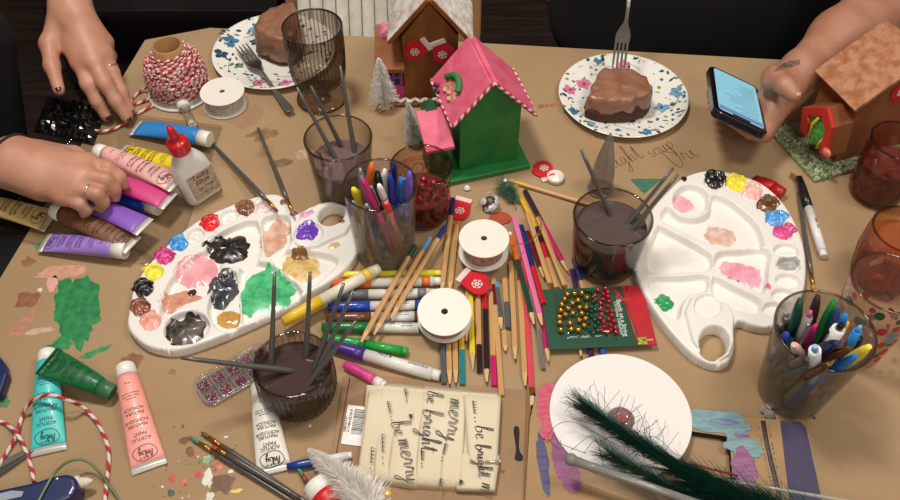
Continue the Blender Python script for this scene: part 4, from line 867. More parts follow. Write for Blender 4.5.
mb = MB(); mb.lathe([(1e-5, .0905), (.0138, .0905)] + [(.0142 + .0005 * (k % 2), .0915 + k * .0014) for k in range(12)] + [(.0125, .1095), (.0078, .1120), (.0066, .117), (.0074, .118), (.0056, .127), (.0036, .135), (1e-5, .136)], 30); obj('twist_cap', mb, RC, t)
mb = MB(); mb.box((.004, -.0158, .032), (.040, .0006, .046)); o = obj('paper_label', mb, mat((206, 188, 168), .6, rgb2=(176, 152, 132), scale=180), t, bevel=.0002)
mb = MB(); 
for k, (txt, s) in enumerate((('Tacky', .011), ('Glue', .011), ('clear drying', .005), ('4 FL OZ', .005))):
    v, f = glyphs(txt, s); mb.add([(x + .004, -.01625, .046 - k * .0105 + y) for x, y in v], f, 0, False)
obj('lettering', mb, mat((96, 60, 56), .6), t)
# ------------------------------------------------------------------ striped twine
TW = [mat((182, 46, 60), .85), mat((226, 206, 196), .85)]
def twine(mb, pts, r=.0022, turns=5.0, n=8):
    """two twisted colours along a cord"""
    pts = [Vector(p) for p in pts]; seg = [pts[0]]
    for a, b in zip(pts, pts[1:]):
        L = (b - a).length; k = max(1, int(L / .0016)); seg += [a + (b - a) * (i / k) for i in range(1, k + 1)]
    mb.tube(seg, r, n, lambda k, i: 0 if ((i + int(k * turns / 8.0 * 1.6)) % n) < n // 2 else 1)
p = W(181, 92, 0); t = thing('twine_spool', 'cardboard cone wound with red and white striped twine on a white base', 'twine spool', (p.x, p.y, .0008))
mb = MB(); mb.lathe([(1e-5, 0), (.049, 0), (.050, .001), (.050, .003), (.049, .004), (1e-5, .004)], 64); obj('base_disc', mb, mat((226, 220, 212), .5), t)
mb = MB(); mb.lathe([(.0305, .004), (.0195, .089), (.0205, .090), (.0225, .089), (.0335, .004), (.0305, .004)], 48); obj('cardboard_cone', mb, mat((170, 128, 80), .65), t)
mb = MB()
def wr(a, z, lay): return (.0345 - .0105 * z / .085) + .0040 * lay + .006 * math.sin(PI * min(1, max(0, (z - .004) / .075))) * 1.2
for lay, n_, z0, z1 in ((1, 19, .008, .080), (2, 17, .009, .070)):
    pts = []
    for k in range(n_ * 34):
        a = k / 34 * 2 * PI; q = k / (n_ * 34); z = z0 + (z1 - z0) * (q if lay == 1 else 1 - q) + .004 * math.sin(a * 1.0 + lay) * (1 if lay == 2 else .4)
        r = wr(a, z, lay - 1); pts.append((r * math.cos(a), r * math.sin(a), z))
    mb.tube(pts, .0021, 6, lambda k, i: 0 if ((i + 2 * k) % 6) < 3 else 1)
for k in range(46):                                                    # slanting outer turns
    a0 = rnd.uniform(0, 2 * PI); zc = rnd.uniform(.02, .055); am = rnd.uniform(.006, .018); pts = []
    for q in range(40):
        a = a0 + q / 39 * rnd.choice([1]) * 2.6; z = zc + am * math.sin(q / 39 * PI * 2 + k); r = wr(a, z, 1) + .0042; pts.append((r * math.cos(a), r * math.sin(a), z))
    mb.tube(pts, .0019, 6, lambda k, i: 0 if ((i + 2 * k) % 6) < 3 else 1)
obj('wound_twine', mb, TW, t)
mb = MB(); ow = Vector((0, 0, 0)); Pw = lambda *ps: [q - ow for q in smooth_open([W(x, y, z) for x, y, z in ps], 10)]
ow = Vector(t.location)
twine(mb, Pw((158, 92, .012), (146, 100, .004), (134, 104, .004), (124, 103, .006), (124, 94, .010), (125, 86, .008), (128, 96, .006), (130, 108, .004), (134, 114, .004), (150, 107, .004), (164, 99, .004), (172, 96, .010)), .0023)
twine(mb, Pw((150, 86, .016), (142, 90, .005), (132, 100, .003), (127, 120, .004), (116, 128, .004), (102, 131, .006), (92, 129, .004), (89, 120, .004), (95, 112, .005)), .0021)
obj('loose_twine', mb, TW, t, label='loose striped twine trailing to the hand')
ow = Vector((0, 0, 0)); mb = MB(); twine(mb, Pw((-14, 486, .003), (6, 454, .003), (16, 436, .005), (22, 417, .004), (31, 402, .020), (48, 395, .0345), (67, 400, .030), (84, 408, .009), (96, 421, .003), (105, 438, .003), (109, 455, .003), (107, 480, .003), (104, 512, .003)), .0023)
twine(mb, Pw((-10, 418, .003), (6, 424, .003), (17, 434, .0095), (25, 449, .003), (31, 466, .003), (34, 482, .004)), .0023)
tag(obj('twine', mb, TW), 'loose red and white twine looping over the turquoise tube', 'twine')
# ------------------------------------------------------------------ small vial
p0, p1 = W(181, 100, .012), W(194, 128, .0075); t = thing('glass_vial', 'tiny clear vial of white beads with frosted cap beside the twine cone', 'vial', frame(p0, p1)); L = (p1 - p0).length
mb = MB(); mb.tube([(0, 0, 0), (.001, 0, 0), (.018, 0, 0)], [.0088, .0098, .0098], 20); obj('cap', mb, mat((232, 228, 222), .5), t)
mb = MB(); mb.tube([(.0182, 0, 0), (L - .003, 0, 0), (L, 0, 0)], [.0072, .0072, .006], 24); obj('vial_body', mb, glass((.95, .95, .95), (.6, .6, .6)), t)
mb = MB(); rb = random.Random(3)
for k in range(70): a = rb.uniform(0, 2 * PI); r = .0055 * math.sqrt(rb.random()); mb.ball((L - .003 - rb.random() * .011, r * math.cos(a), r * math.sin(a)), .0011, 6)
o = obj('white_beads', mb, mat((236, 228, 216), .3), t); o['kind'] = 'stuff'
# ------------------------------------------------------------------ felt mittens, gems and small things
def snowflake(mb, M, s, mi=0):
    for k in range(3):
        R_ = M @ Matrix.Rotation(k * PI / 3, 4, 'Z'); mb.box((0, 0, 0), (s * 2, s * .20, .0004), mi, R_)
        for e in (-1, 1):
            for g in (-1, 1): mb.box((0, 0, 0), (s * .42, s * .16, .0004), mi, R_ @ Matrix.Translation((e * s * .74, g * s * .15, 0)) @ Matrix.Rotation(e * g * .8, 4, 'Z'))
FELT = mat((204, 22, 36), .85, var=.06, scale=300, bump=.3, bscale=900); SNOW = mat((238, 232, 228), .6)
def mitten(name, label, M, s=1.0, mirror=1, group=None, parent=None):
    out = smooth_closed([(-.010, 0), (.010, 0), (.0145, .010), (.0165, .022), (.013, .033), (.003, .037), (-.008, .034), (-.0125, .026), (-.016, .024), (-.0185, .018), (-.016, .011), (-.012, .006)], 4)
    t = thing(name, label, 'mitten', M, group) if not parent else thing(name, None, None, Matrix.Identity(4))
    if parent: t.parent = parent; t.matrix_local = M
    sc = lambda pl: [(x * s * mirror, y * s) for x, y in pl]
    mb = MB(); mb.prism(sc(out), 0, .0022); obj('mitten_body', mb, FELT, t, bevel=.0004)
    mb = MB(); mb.prism(sc([(-.0125, -.007), (.0125, -.007), (.0125, .001), (-.0125, .001)]), -.0004, .0028); obj('cuff', mb, mat((234, 208, 204), .8, bump=.4, bscale=700), t, bevel=.0006)
    mb = MB(); snowflake(mb, Matrix.Translation((.002 * s * mirror, .020 * s, .0026)), .0072 * s); obj('snowflake', mb, SNOW, t)
    return t
def flatM(px, py, z, ang): M = Matrix.Translation(W(px, py, z)) @ Matrix.Rotation(ang, 4, 'Z'); return M
mitten('felt_mitten', 'red felt mitten with snowflake lying beside the small white dish', flatM(548, 178, .001, .35), .92)
mitten('felt_mitten', 'red felt mitten with snowflake above the upper ribbon spool', flatM(463, 202, .0014, PI - .35), .95, -1)
mitten('felt_mitten', 'red felt mitten resting on pencils between the two white spools', flatM(465, 277, .0130, -PI / 2 - .62), 1.0)
p = W(555, 180); t = thing('small_dish', 'tiny white round dish beside the red mitten near the lone pencil', 'dish', (p.x, p.y, .0008))
mb = MB(); mb.lathe([(1e-5, 0), (.0105, 0), (.0118, .001), (.0122, .008), (.0112, .0082), (.0106, .002), (1e-5, .0016)], 36); obj('dish_body', mb, mat((226, 218, 206), .35), t)
mb = MB(); mb.ball((0, 0, .0018), .006, 14, 0, None, (1, 1, .25)); obj('white_filling', mb, mat((238, 236, 232), .5), t)
GEM = mat((238, 238, 240), .16, metal=.25, var=.06, scale=200, coat=.5)
p = W(490, 206, .004); t = thing('sequin_ornament', 'silver sequin flower ornament beside the green tinsel tuft', 'ornament', (p.x, p.y, .0012))
mb = MB(); mb.ball((0, 0, .010), .009, 14); obj('wire_core', mb, mat((96, 92, 86), .4, .5), t)
for k in range(14):
    a = k * 2.39996; z = .004 + .014 * ((k % 7) / 6); r = .0115; mb = MB()
    M = Matrix.Translation((r * math.cos(a) * (1 - ((z - .011) / .016) ** 2), r * math.sin(a) * (1 - ((z - .011) / .016) ** 2), z + .002)) @ Vector((math.cos(a), math.sin(a), .7)).to_track_quat('Z', 'Y').to_matrix().to_4x4()
    mb.lathe([(1e-5, .0012), (.0026, .0006), (.0046, 0), (.0046, -.0006), (1e-5, -.0006)], 8, 0, M, smooth=False); obj('sequin', mb, GEM, t)
def bristle_tuft(mb, axis, rad, count, thin, seed, mats=1, up=.0, jitter=.3, spine=None):
    """bristles standing out of a twisted stem; axis = list of points, rad(q) = length of bristle at q"""
    rb = random.Random(seed); P = [Vector(p) for p in axis]; cum = [0]
    for a, b in zip(P, P[1:]): cum.append(cum[-1] + (b - a).length)
    for k in range(count):
        s = rb.random() * cum[-1]; i = max(j for j in range(len(P) - 1) if cum[j] <= s); q = (s - cum[i]) / (cum[i + 1] - cum[i]); c = P[i].lerp(P[i + 1], q)
        t = (P[i + 1] - P[i]).normalized(); u = t.orthogonal().normalized(); w = t.cross(u); a = rb.uniform(0, 2 * PI)
        d = (u * math.cos(a) + w * math.sin(a) + t * (up + rb.uniform(-jitter, jitter))).normalized(); L = rad(s / cum[-1]) * rb.uniform(.75, 1.08); e = c + d * L
        x = d.orthogonal().normalized() * thin; y = d.cross(x).normalized() * thin
        vs = [c + x, c - x * .5 + y * .87, c - x * .5 - y * .87, e + x * .5, e - x * .25 + y * .43, e - x * .25 - y * .43]
        mb.add(vs, [(0, 1, 4, 3), (1, 2, 5, 4), (2, 0, 3, 5), (3, 4, 5)], rb.randrange(mats), False)
p = W(506, 193); t = thing('tinsel_tuft', 'fluffy pale green tinsel tuft beside the silver sequin ornament', 'tinsel', (p.x, p.y, .0008))
mb = MB(); bristle_tuft(mb, [(-.006, .008, .006), (0, 0, .013), (.008, -.008, .008), (.010, -.022, .005)], lambda q: .018 - .006 * q, 900, .00022, 4, 2); obj('bristles', mb, [mat((66, 112, 82), .5), mat((120, 150, 126), .4)], t)
mb = MB(); mb.tube(smooth_open([(-.008, .010, .006), (0, 0, .013), (.008, -.008, .008), (.012, -.034, .003)], 6), .0008, 6); obj('wire_stem', mb, mat((120, 120, 100), .4, .6), t)
def gem(label, px, py, z, r, m=None):
    p = W(px, py, z); t = obj('faceted_gem', MB().lathe([(1e-5, 0), (r * .7, r * .1), (r, r * .45), (r * .6, r * .95), (1e-5, r)], 8, smooth=False), m or GEM); t.location = p; tag(t, label, 'gem'); return t
gem('small white gem lying in front of the green birdhouse base', 467, 189, .0008, .0052, mat((238, 232, 226), .2, coat=.4))
gem('white gem stuck on the right rim of the upper ribbon spool', 510, 234, .036, .003, mat((238, 232, 226), .2, coat=.4))
gem('white gem between the tinsel tuft and pencils', 505, 181, .018, .0030, mat((238, 232, 226), .2, coat=.4))
p = W(768, 416); t = thing('crystal_charm', 'clear crystal charm at the foot of the lower right pen glass', 'charm', (p.x, p.y, .0008))
for k, (x, y, r) in enumerate(((0, 0, .007), (.004, .012, .0055), (-.006, .006, .004))): mb = MB(); mb.lathe([(1e-5, 0), (r * .7, .0003), (r, r * .6), (r * .5, r * 1.2), (1e-5, r * 1.25)], 7, 0, Matrix.Translation((x, y, 0)), smooth=False); obj('crystal', mb, mat((214, 212, 210), .06, .6, var=.2, scale=150), t)
# pine-cone like red leaf scrap by the tinsel
p = W(500, 219); out = smooth_closed([(-.014, -.006), (.0, -.012), (.015, -.004), (.012, .008), (-.002, .012), (-.013, .006)], 4); mb = MB(); mb.prism(out, 0, .0012, 0, Matrix.Translation((p.x, p.y, .0008))); tag(obj('felt_scrap', mb, mat((170, 72, 50), .8)), 'rust red felt scrap behind the upper ribbon spool', 'felt scrap')
# ------------------------------------------------------------------ bead packet
O_, X_, Y_ = W(549, 350, .010), W(657, 345, .010), W(541, 290, .010)
M = frame(O_, X_); t = thing('bead_packet', 'green card packet of gold, green and red beads between pencils and palette', 'bead packet', M)
Wd = (X_ - O_).length; Hd = (Y_ - O_).length
mb = MB(); mb.box((Wd / 2, Hd / 2, 0), (Wd, Hd, .0012)); obj('backing_card', mb, mat((16, 72, 48), .5, var=.05), t, bevel=.0002)
mb = MB(); mb.prism([(Wd * .86, .0), (Wd, 0), (Wd, Hd), (Wd * .79, Hd)], .0007, .0009); obj('red_panel', mb, mat((186, 22, 34), .5), t)
mb = MB(); Z9 = lambda x, y: .0012
for pts, w in (([(Wd * .70, Hd * .98), (Wd * .79, Hd * .74), (Wd * .86, Hd * .98)], .004), ([(Wd * .79, Hd * .74), (Wd * .72, Hd * .80), (Wd * .77, Hd * .9)], .003), ([(Wd * .79, Hd * .74), (Wd * .83, Hd * .05)], .0028), ([(Wd * .79, Hd * .74), (Wd * .88, Hd * .82)], .003)):
    mb.tube([(x, y, .0012) for x, y in pts], w * .5, 6, flat=.15)
obj('ribbon_print', mb, mat((206, 44, 48), .4), t)
mb = MB(); mb.box((Wd * .87, Hd * .07, .0010), (.011, .010, .0004)); obj('price_square', mb, mat((196, 204, 60), .5, rgb2=(120, 150, 50), scale=200), t)
mb = MB(); text_on(mb, 'Beads on a String', .0080, (Wd * .715, Hd * .46, 0), (0, -1), (1, 0), Z9); text_on(mb, 'Christmas Collection', .0058, (Wd * .685, Hd * .46, 0), (0, -1), (1, 0), Z9); text_on(mb, 'assorted', .004, (Wd * .92, Hd * .07, 0), (1, 0), (0, 1), Z9); obj('lettering', mb, mat((206, 210, 200), .5), t)
mb = MB(); nb = 20; vs = []; fs = []
for j in range(nb + 1):
    for i in range(nb + 1):
        u, v = i / nb, j / nb; e = min(1, 6 * min(u, 1 - u, v, 1 - v)); vs.append((Wd * (.12 + .53 * u), Hd * (.08 + .88 * v), .0008 + .0088 * (e * (2 - e)) + .0006 * noise.noise((u * 9, v * 9, 2))))
for j in range(nb):
    for i in range(nb): a = j * (nb + 1) + i; fs.append((a, a + 1, a + nb + 2, a + nb + 1))
mb.add(vs, fs); obj('clear_blister', mb, glass((.97, .98, .97), (.8, .82, .8), rough=.08), t)
def bead_mesh(r, c, metal): mb = MB(); mb.ball((0, 0, 0), r, 14); return mb.mesh('bead', mat(c, .16, metal, var=.05, coat=.5))
bg, bn, br = bead_mesh(.0040, (206, 152, 40), .8), bead_mesh(.0029, (14, 76, 44), .2), bead_mesh(.0031, (178, 16, 40), .2)
def lay_beads(me, n, x0, x1, y0, y1, r, label, group, seed, skew=0):
    rb = random.Random(seed); pts = []; tr = 0
    while len(pts) < n and tr < 6000:
        tr += 1; x, y = rb.uniform(x0, x1), rb.uniform(y0, y1); x += (.5 - (y - y0) / (y1 - y0)) * skew
        if all((x - a) ** 2 + (y - b) ** 2 > (2.02 * r) ** 2 for a, b in pts): pts.append((x, y))
    for x, y in pts:
        o = bpy.data.objects.new('round_bead', me); COL.objects.link(o); o.location = M @ Vector((x, y, .0008 + r + .0002)); tag(o, label, 'bead', group)
lay_beads(bg, 34, Wd * .15, Wd * .40, Hd * .26, Hd * .88, .0040, 'shiny gold bead in the green bead packet', 'gold beads in the packet', 1, -.012)
lay_beads(bn, 34, Wd * .40, Wd * .50, Hd * .20, Hd * .92, .0029, 'dark green bead in the green bead packet', 'green beads in the packet', 2)
lay_beads(br, 40, Wd * .51, Wd * .645, Hd * .20, Hd * .95, .0031, 'glossy red bead in the green bead packet', 'red beads in the packet', 3)
# ------------------------------------------------------------------ sequin box
O_, X_, Y_ = W(209, 409, .0), W(262, 378, .0), W(196, 387, .0); M = frame(O_, X_); M.translation += Vector((0, 0, .0008)); Wd = (X_ - O_).length * 1.35; Hd = .040
t = thing('sequin_box', 'clear compartment box of purple sequins between palette and ribbed water glass', 'box', M); CP = glass((.93, .92, .92), (.6, .58, .58), milky=.10)
mb = MB(); out = [(Wd / 2 + x, Hd / 2 + y) for x, y in rrect(Wd, Hd, .012)]; mb.prism(out, 0, .001); obj('box_base', mb, CP, t)
mb = MB(); mb.tube([(x, y, .007) for x, y in out + out[:2]], .0012, 6); mb.tube([(x, y, .002) for x, y in out + out[:2]], .0014, 6); obj('box_rim', mb, CP, t)
nc = 5
mb = MB(); mb.box((Wd / 2, Hd / 2, .005), (Wd - .006, .001, .009))
for k in range(1, nc): mb.box((Wd * k / nc, Hd / 2, .005), (.001, Hd - .004, .009))
obj('divider', mb, CP, t)
mb = MB(); mb.prism(out, .0105, .0112); obj('lid', mb, glass((.95, .94, .94), (.7, .68, .68)), t)
for r in range(2):
    for k in range(nc):
        mb = MB(); rb = random.Random(r * 9 + k)
        for q in range(60): mb.lathe([(1e-5, .0003), (.0012, 0), (1e-5, -.0003)], 6, rb.randrange(3), Matrix.Translation((Wd * (k + .5) / nc + rb.uniform(-.0055, .0055), Hd * (.26 + .48 * r) + rb.uniform(-.0058, .0058), .0018 + rb.random() * .003)) @ Matrix.Rotation(rb.uniform(-.7, .7), 4, 'X'), smooth=False)
        a = [(120, 52, 92), (150, 70, 110), (176, 110, 136)] if (r + k) % 2 == 0 else [(112, 30, 60), (140, 60, 84), (160, 120, 130)]
        o = obj('sequins', mb, [mat(c, .25, .4) for c in a], t); o['kind'] = 'stuff'
# ------------------------------------------------------------------ plates, cake, forks
CHINA = mat((238, 234, 226), .22, var=.015, coat=.3)
def plate(label, px, flowers, seed):
    p = W(*px, .010); t = thing('floral_plate', label, 'plate', (p.x, p.y, .0008))
    prof = [(1e-5, 0), (.052, 0), (.060, .0010), (.080, .0045), (.0975, .0105), (.0998, .0118), (.0995, .0126), (.0970, .0124), (.079, .0072), (.066, .0040), (.058, .0030), (1e-5, .0028)]
    mb = MB(); mb.lathe(prof, 96); obj('plate_body', mb, CHINA, t)
    def z(x, y):
        r = math.hypot(x, y); pr = [(0, .0028), (.058, .0030), (.066, .0040), (.079, .0072), (.0970, .0124), (.2, .02)]
        for (a, za), (b, zb) in zip(pr, pr[1:]):
            if a <= r <= b: return za + (zb - za) * (r - a) / (b - a) + .00025
    rb = random.Random(seed); mb = MB()
    def leaf(x, y, a, l, w, m):
        pts = [(x + l * q * math.cos(a) - w * s * math.sin(PI * q) * math.sin(a), y + l * q * math.sin(a) + w * s * math.sin(PI * q) * math.cos(a)) for q, s in ((0, 0), (.25, 1), (.5, 1), (.75, 1), (1, 0), (.75, -1), (.5, -1), (.25, -1))]
        mb.add([(u, v, z(u, v)) for u, v in pts], [tuple(range(8))], m, False)
    def flower(x, y, s, m, c):
        for k in range(5): leaf(x, y, k * 1.2566 + rb.random(), s, s * .38, m)
        mb.add([(x + s * .22 * math.cos(a), y + s * .22 * math.sin(a), z(x, y) + .0002) for a in [i / 8 * 2 * PI for i in range(8)]], [tuple(range(8))], c, False)
    for deg, r, s, m, c in flowers: flower(r * math.cos(math.radians(deg)), r * math.sin(math.radians(deg)), s, m, c)
    for k in range(150):
        a = rb.uniform(0, 2 * PI); r = .096 - .05 * rb.random() ** 1.6; x, y = r * math.cos(a), r * math.sin(a)
        if rb.random() < .62: leaf(x, y, rb.uniform(0, 6.28), rb.uniform(.005, .0125), rb.uniform(.0016, .0032), rb.choice([2, 3, 4, 4, 5, 6]))
        else: mb.add([(x + .0014 * math.cos(q), y + .0014 * math.sin(q), z(x, y)) for q in [i / 6 * 2 * PI for i in range(6)]], [tuple(range(6))], rb.choice([0, 4, 5, 7]), False)
    for k in range(9):
        a = rb.uniform(0, 2 * PI); r = rb.uniform(.055, .078); pts = []
        for q in range(8): a += .06; r += .0016; pts.append((r * math.cos(a), r * math.sin(a)))
        mb.tube([(x, y, z(x, y)) for x, y in pts], .00045, 4, 6)
    obj('floral_print', mb, [mat((216, 116, 150), .3, var=.3), mat((120, 160, 190), .3, var=.3), mat((92, 132, 112), .3, var=.2), mat((150, 168, 92), .3, var=.2), mat((44, 72, 96), .3, var=.2), mat((70, 120, 150), .3, var=.3), mat((130, 140, 92), .3), mat((110, 50, 80), .3)], t)
    return t
plate('white plate with pink and blue flowers holding the cake with an upright fork', (623, 95), [(150, .066, .014, 0, 4), (170, .082, .012, 0, 4), (82, .075, .013, 0, 7), (5, .085, .013, 1, 5), (-22, .062, .013, 1, 4), (205, .088, .010, 5, 4), (-75, .088, .011, 5, 3), (110, .088, .008, 5, 2), (-130, .086, .008, 1, 3)], 4)
plate('white plate with blue and green flowers, behind the ribbed goblet', (274, 51), [(160, .080, .015, 5, 4), (185, .086, .013, 4, 2), (120, .072, .015, 1, 5), (100, .088, .012, 2, 5), (-100, .080, .012, 0, 7), (-70, .085, .012, 0, 7), (140, .05, .009, 4, 2), (210, .06, .008, 2, 3)], 9)
FROST = mat((138, 94, 70), .34, rgb2=(154, 108, 82), scale=40, bump=.9, bscale=110, coat=.2); CRUMB = mat((66, 36, 24), .8, rgb2=(84, 48, 32), scale=200, bump=.8, bscale=300)
def lump(outline, levels, amp, seed, fine=220):
    """levels = (z, scale, shift) rings of a smooth outline, closed over the top; roughened"""
    O = smooth_closed(outline, 8); n = len(O); cx = sum(p[0] for p in O) / n; cy = sum(p[1] for p in O) / n; mb = MB(); rings = []
    for z, s in levels:
        ring = []
        for x, y in O:
            X, Y = cx + (x - cx) * s, cy + (y - cy) * s
            d = amp * noise.noise((X * 60, Y * 60, z * 60 + seed)) + amp * .45 * noise.noise((X * fine, Y * fine, z * fine + seed))
            ux, uy = (X - cx), (Y - cy); l = math.hypot(ux, uy) + 1e-6
            k = min(1, l / .012); ring.append((X + ux / l * d * k, Y + uy / l * d * k, z + (d * .9 if s < .93 else 0)))
        rings.append(ring)
    mb.rings(rings); return mb
def cake(label, outline_px, h, split, seed, org_px):
    o = W(*org_px, .004); t = thing('cake_slice', label, 'cake', (o.x, o.y, .0042))
    pl = [((W(x, y, .004) - o).x, (W(x, y, .004) - o).y) for x, y in outline_px]
    obj('cake_crumb', lump(pl, [(0, .94), (.002, .98), (split * .5, 1), (split, .98), (split + .006, .9), (split + .006, .3)], .0016, seed, 400), CRUMB, t)
    obj('frosting', lump(pl, [(split - .003, .95), (split - .001, .99), (split + (h - split) * .5, .97), (h - .005, .94), (h - .001, .90), (h + .0005, .82), (h + .0010, .6), (h + .0015, .3), (h + .001, .04)], .0052, seed + 3, 95), FROST, t)
    return t
cake('frosted chocolate cake slice with a fork standing in it', [(584, 119), (604, 124), (632, 122), (649, 113), (641, 99), (624, 88), (600, 90), (590, 103)], .044, .020, 2, (616, 106))
cake('frosted chocolate cake slice half hidden behind the ribbed goblet', [(259, 56), (280, 66), (300, 62), (304, 44), (296, 28), (278, 32), (263, 42)], .052, .010, 7, (280, 48))
def fork(label, M, L=.185):
    t = thing('fork', label, 'fork', M); S = mat((172, 166, 158), .22, .95, var=.05)
    zc = lambda x: .006 * math.exp(-((x - .060) / .022) ** 2) * 0 + .010 * (math.cos(min(1, x / .075) * PI) * .5 + .5) * .35 + (.0075 * math.exp(-((x - .085) / .03) ** 2)) + .0035 * max(0, (x - .12) / .065)
    def bar(xs, ws, yo, th):
        rings = [[(x, yo - w, zc(x) - th), (x, yo + w, zc(x) - th), (x, yo + w, zc(x) + th), (x, yo - w, zc(x) + th)] for x, w in zip(xs, ws)]
        return rings
    for k in range(4):
        mb = MB(); y = (k - 1.5) * .0062; xs = [.048 * i / 8 for i in range(9)]; mb.rings(bar(xs, [.0007 + .0009 * min(1, i / 3) for i in range(9)], y, .0007), smooth=False); obj('tine', mb, S, t)
    xs = [.044, .050, .056, .062, .068, .074]; mb = MB(); mb.rings(bar(xs, [.0110, .0118, .0115, .0095, .0062, .0036], 0, .0008), smooth=False); obj('fork_head', mb, S, t, bevel=.0003)
    xs = [.072 + (L - .072) * i / 14 for i in range(15)]; mb = MB(); mb.rings(bar(xs, [.0034 - .0008 * math.sin(min(1, i / 5) * PI) + .0042 * (max(0, i - 5) / 9) ** 1.3 * (1 if i < 14 else .6) for i in range(15)], 0, .0011), smooth=False); obj('handle', mb, S, t, bevel=.0004)
    return t
fork('steel fork lying across the rim of the blue flowered plate', frame(W(241, 47, .012), W(292, 114, .0075)))
P_, Q_ = W(617, 72, .040), W(631, -22, .150); fork('steel fork standing upright in the frosted cake', frame(P_, Q_, (.1, -1, .3)))
# ------------------------------------------------------------------ bottle-brush trees
def brush_tree(label, base, tip, R, cols, seed, count=1300, standing=True, thin=.00045):
    base, tip = Vector(base), Vector(tip); t = thing('bottle_brush_tree', label, 'ornament tree', base)
    ax = [Vector((0, 0, 0)) + (tip - base) * (.08 + .92 * k / 8) for k in range(9)]
    mb = MB(); bristle_tuft(mb, ax, lambda q: R * (1.02 - q) ** .8 + .0015, count, thin, seed, len(cols), up=.35); o = obj('bristles', mb, [mat(c, .55, var=.05) for c in cols], t); o['kind'] = 'stuff'
    mb = MB(); mb.tube([Vector((0, 0, 0)), (tip - base)], [.0012, .0008], 6); obj('wire_stem', mb, mat((150, 140, 120), .4, .5), t)
    if standing: mb = MB(); mb.lathe([(1e-5, 0), (.0085, 0), (.0090, .004), (.0075, .007), (1e-5, .007)], 24); obj('base', mb, mat((190, 176, 156), .6), t)
    return t
TW_ = [(240, 236, 228), (228, 222, 214), (246, 242, 238)]
b_ = W(385, 108); brush_tree('white bottle-brush tree standing left of the brown toy house', (b_.x, b_.y, .0008), (b_.x - .004, b_.y, .094), .024, TW_, 3)
b_ = W(416, 150); brush_tree('silvery bottle-brush tree standing left of the pink annex roof', (b_.x - .002, b_.y + .012, .0008), (b_.x - .010, b_.y + .012, .082), .015, [(216, 216, 210), (230, 228, 222), (200, 200, 196)], 5)
brush_tree('white bottle-brush tree lying on its side at the bottom edge', W(379, 514, .040), W(309, 450, .014), .030, TW_, 8, 2400, False, .00042)
# ------------------------------------------------------------------ toy houses
def wood(c1, c2, ax=(1, 1, .15)): return mat(c1, .6, rgb2=c2, scale=45, stretch=ax, spec=.25)
def house_frame(A, B): return frame(A + Vector((0, 0, .0008)), B + Vector((0, 0, .0008)))
def walls(mb, x0, x1, d, eave, apex, ax=None, z0=0):
    ax = (x0 + x1) / 2 if ax is None else ax
    out = [(x0, z0), (x1, z0), (x1, eave), (ax, apex), (x0, eave)]
    R_ = Matrix(((1, 0, 0, 0), (0, 0, -1, 0), (0, 1, 0, 0), (0, 0, 0, 1)))   # (x, z) outline -> upright, depth towards -y
    mb.prism(out, -d, 0, 0, R_); return mb
def roof_slab(mb, e, a, y0, y1, th, mi=0):
    """slab between eave point e=(x,z) and apex a=(x,z)"""
    d = (Vector(a) - Vector(e)).normalized(); nrm = Vector((-d.y, d.x)); nrm = nrm if nrm.y > 0 else -nrm
    vs = [(p.x, y, p.y) for y in (y0, y1) for p in (Vector(e), Vector(a), Vector(a) + nrm * th, Vector(e) + nrm * th)]
    mb.add(vs, [(0, 1, 2, 3), (7, 6, 5, 4), (0, 4, 5, 1), (1, 5, 6, 2), (2, 6, 7, 3), (3, 7, 4, 0)], mi, False); return nrm
# green birdhouse with pink roof
GRN = mat((30, 112, 50), .45, rgb2=(42, 126, 62), scale=30, bump=.3, bscale=60); PNKR = mat((222, 92, 122), .5, rgb2=(232, 112, 138), scale=40, bump=.4, bscale=80)
A_, B_ = W(459.5, 175), W(517, 163); M = house_frame(A_, B_); t = thing('toy_birdhouse', 'green toy birdhouse with a pink roof and striped edging, beside the rosy glass', 'toy house', M); w = (B_ - A_).length; d = .088; ev, ap = .108, .158
mb = MB(); mb.box((w * .5 - .012, d * .5 - .003, .004), (w + .052, d + .030, .008)); obj('base_board', mb, GRN, t, bevel=.0012)
mb = MB(); walls(mb, 0, w, d, ev, ap); obj('house_body', mb, GRN, t, bevel=.0006)
eL, eR, aP = (-.010, ev - .011), (w + .017, ev - .019), (w / 2, ap + .001)
mb = MB(); nL = roof_slab(mb, eL, aP, -.006, d + .008, .006); obj('roof_panel', mb, PNKR, t, bevel=.0008)
mb = MB(); nR = roof_slab(mb, eR, aP, -.006, d + .008, .006); obj('roof_panel', mb, PNKR, t, bevel=.0008)
mb = MB(); T3 = lambda p, y, n_, k=.004: (p[0] + n_.x * k, y, p[1] + n_.y * k)
twine(mb, [T3(eL, d + .008, nL, .006), T3(eL, -.007, nL), T3(aP, -.007, (nL + nR) * .5, .004), T3(eR, -.007, nR), T3(eR, d + .008, nR, .006)], .0021)
obj('striped_edging', mb, TW, t)
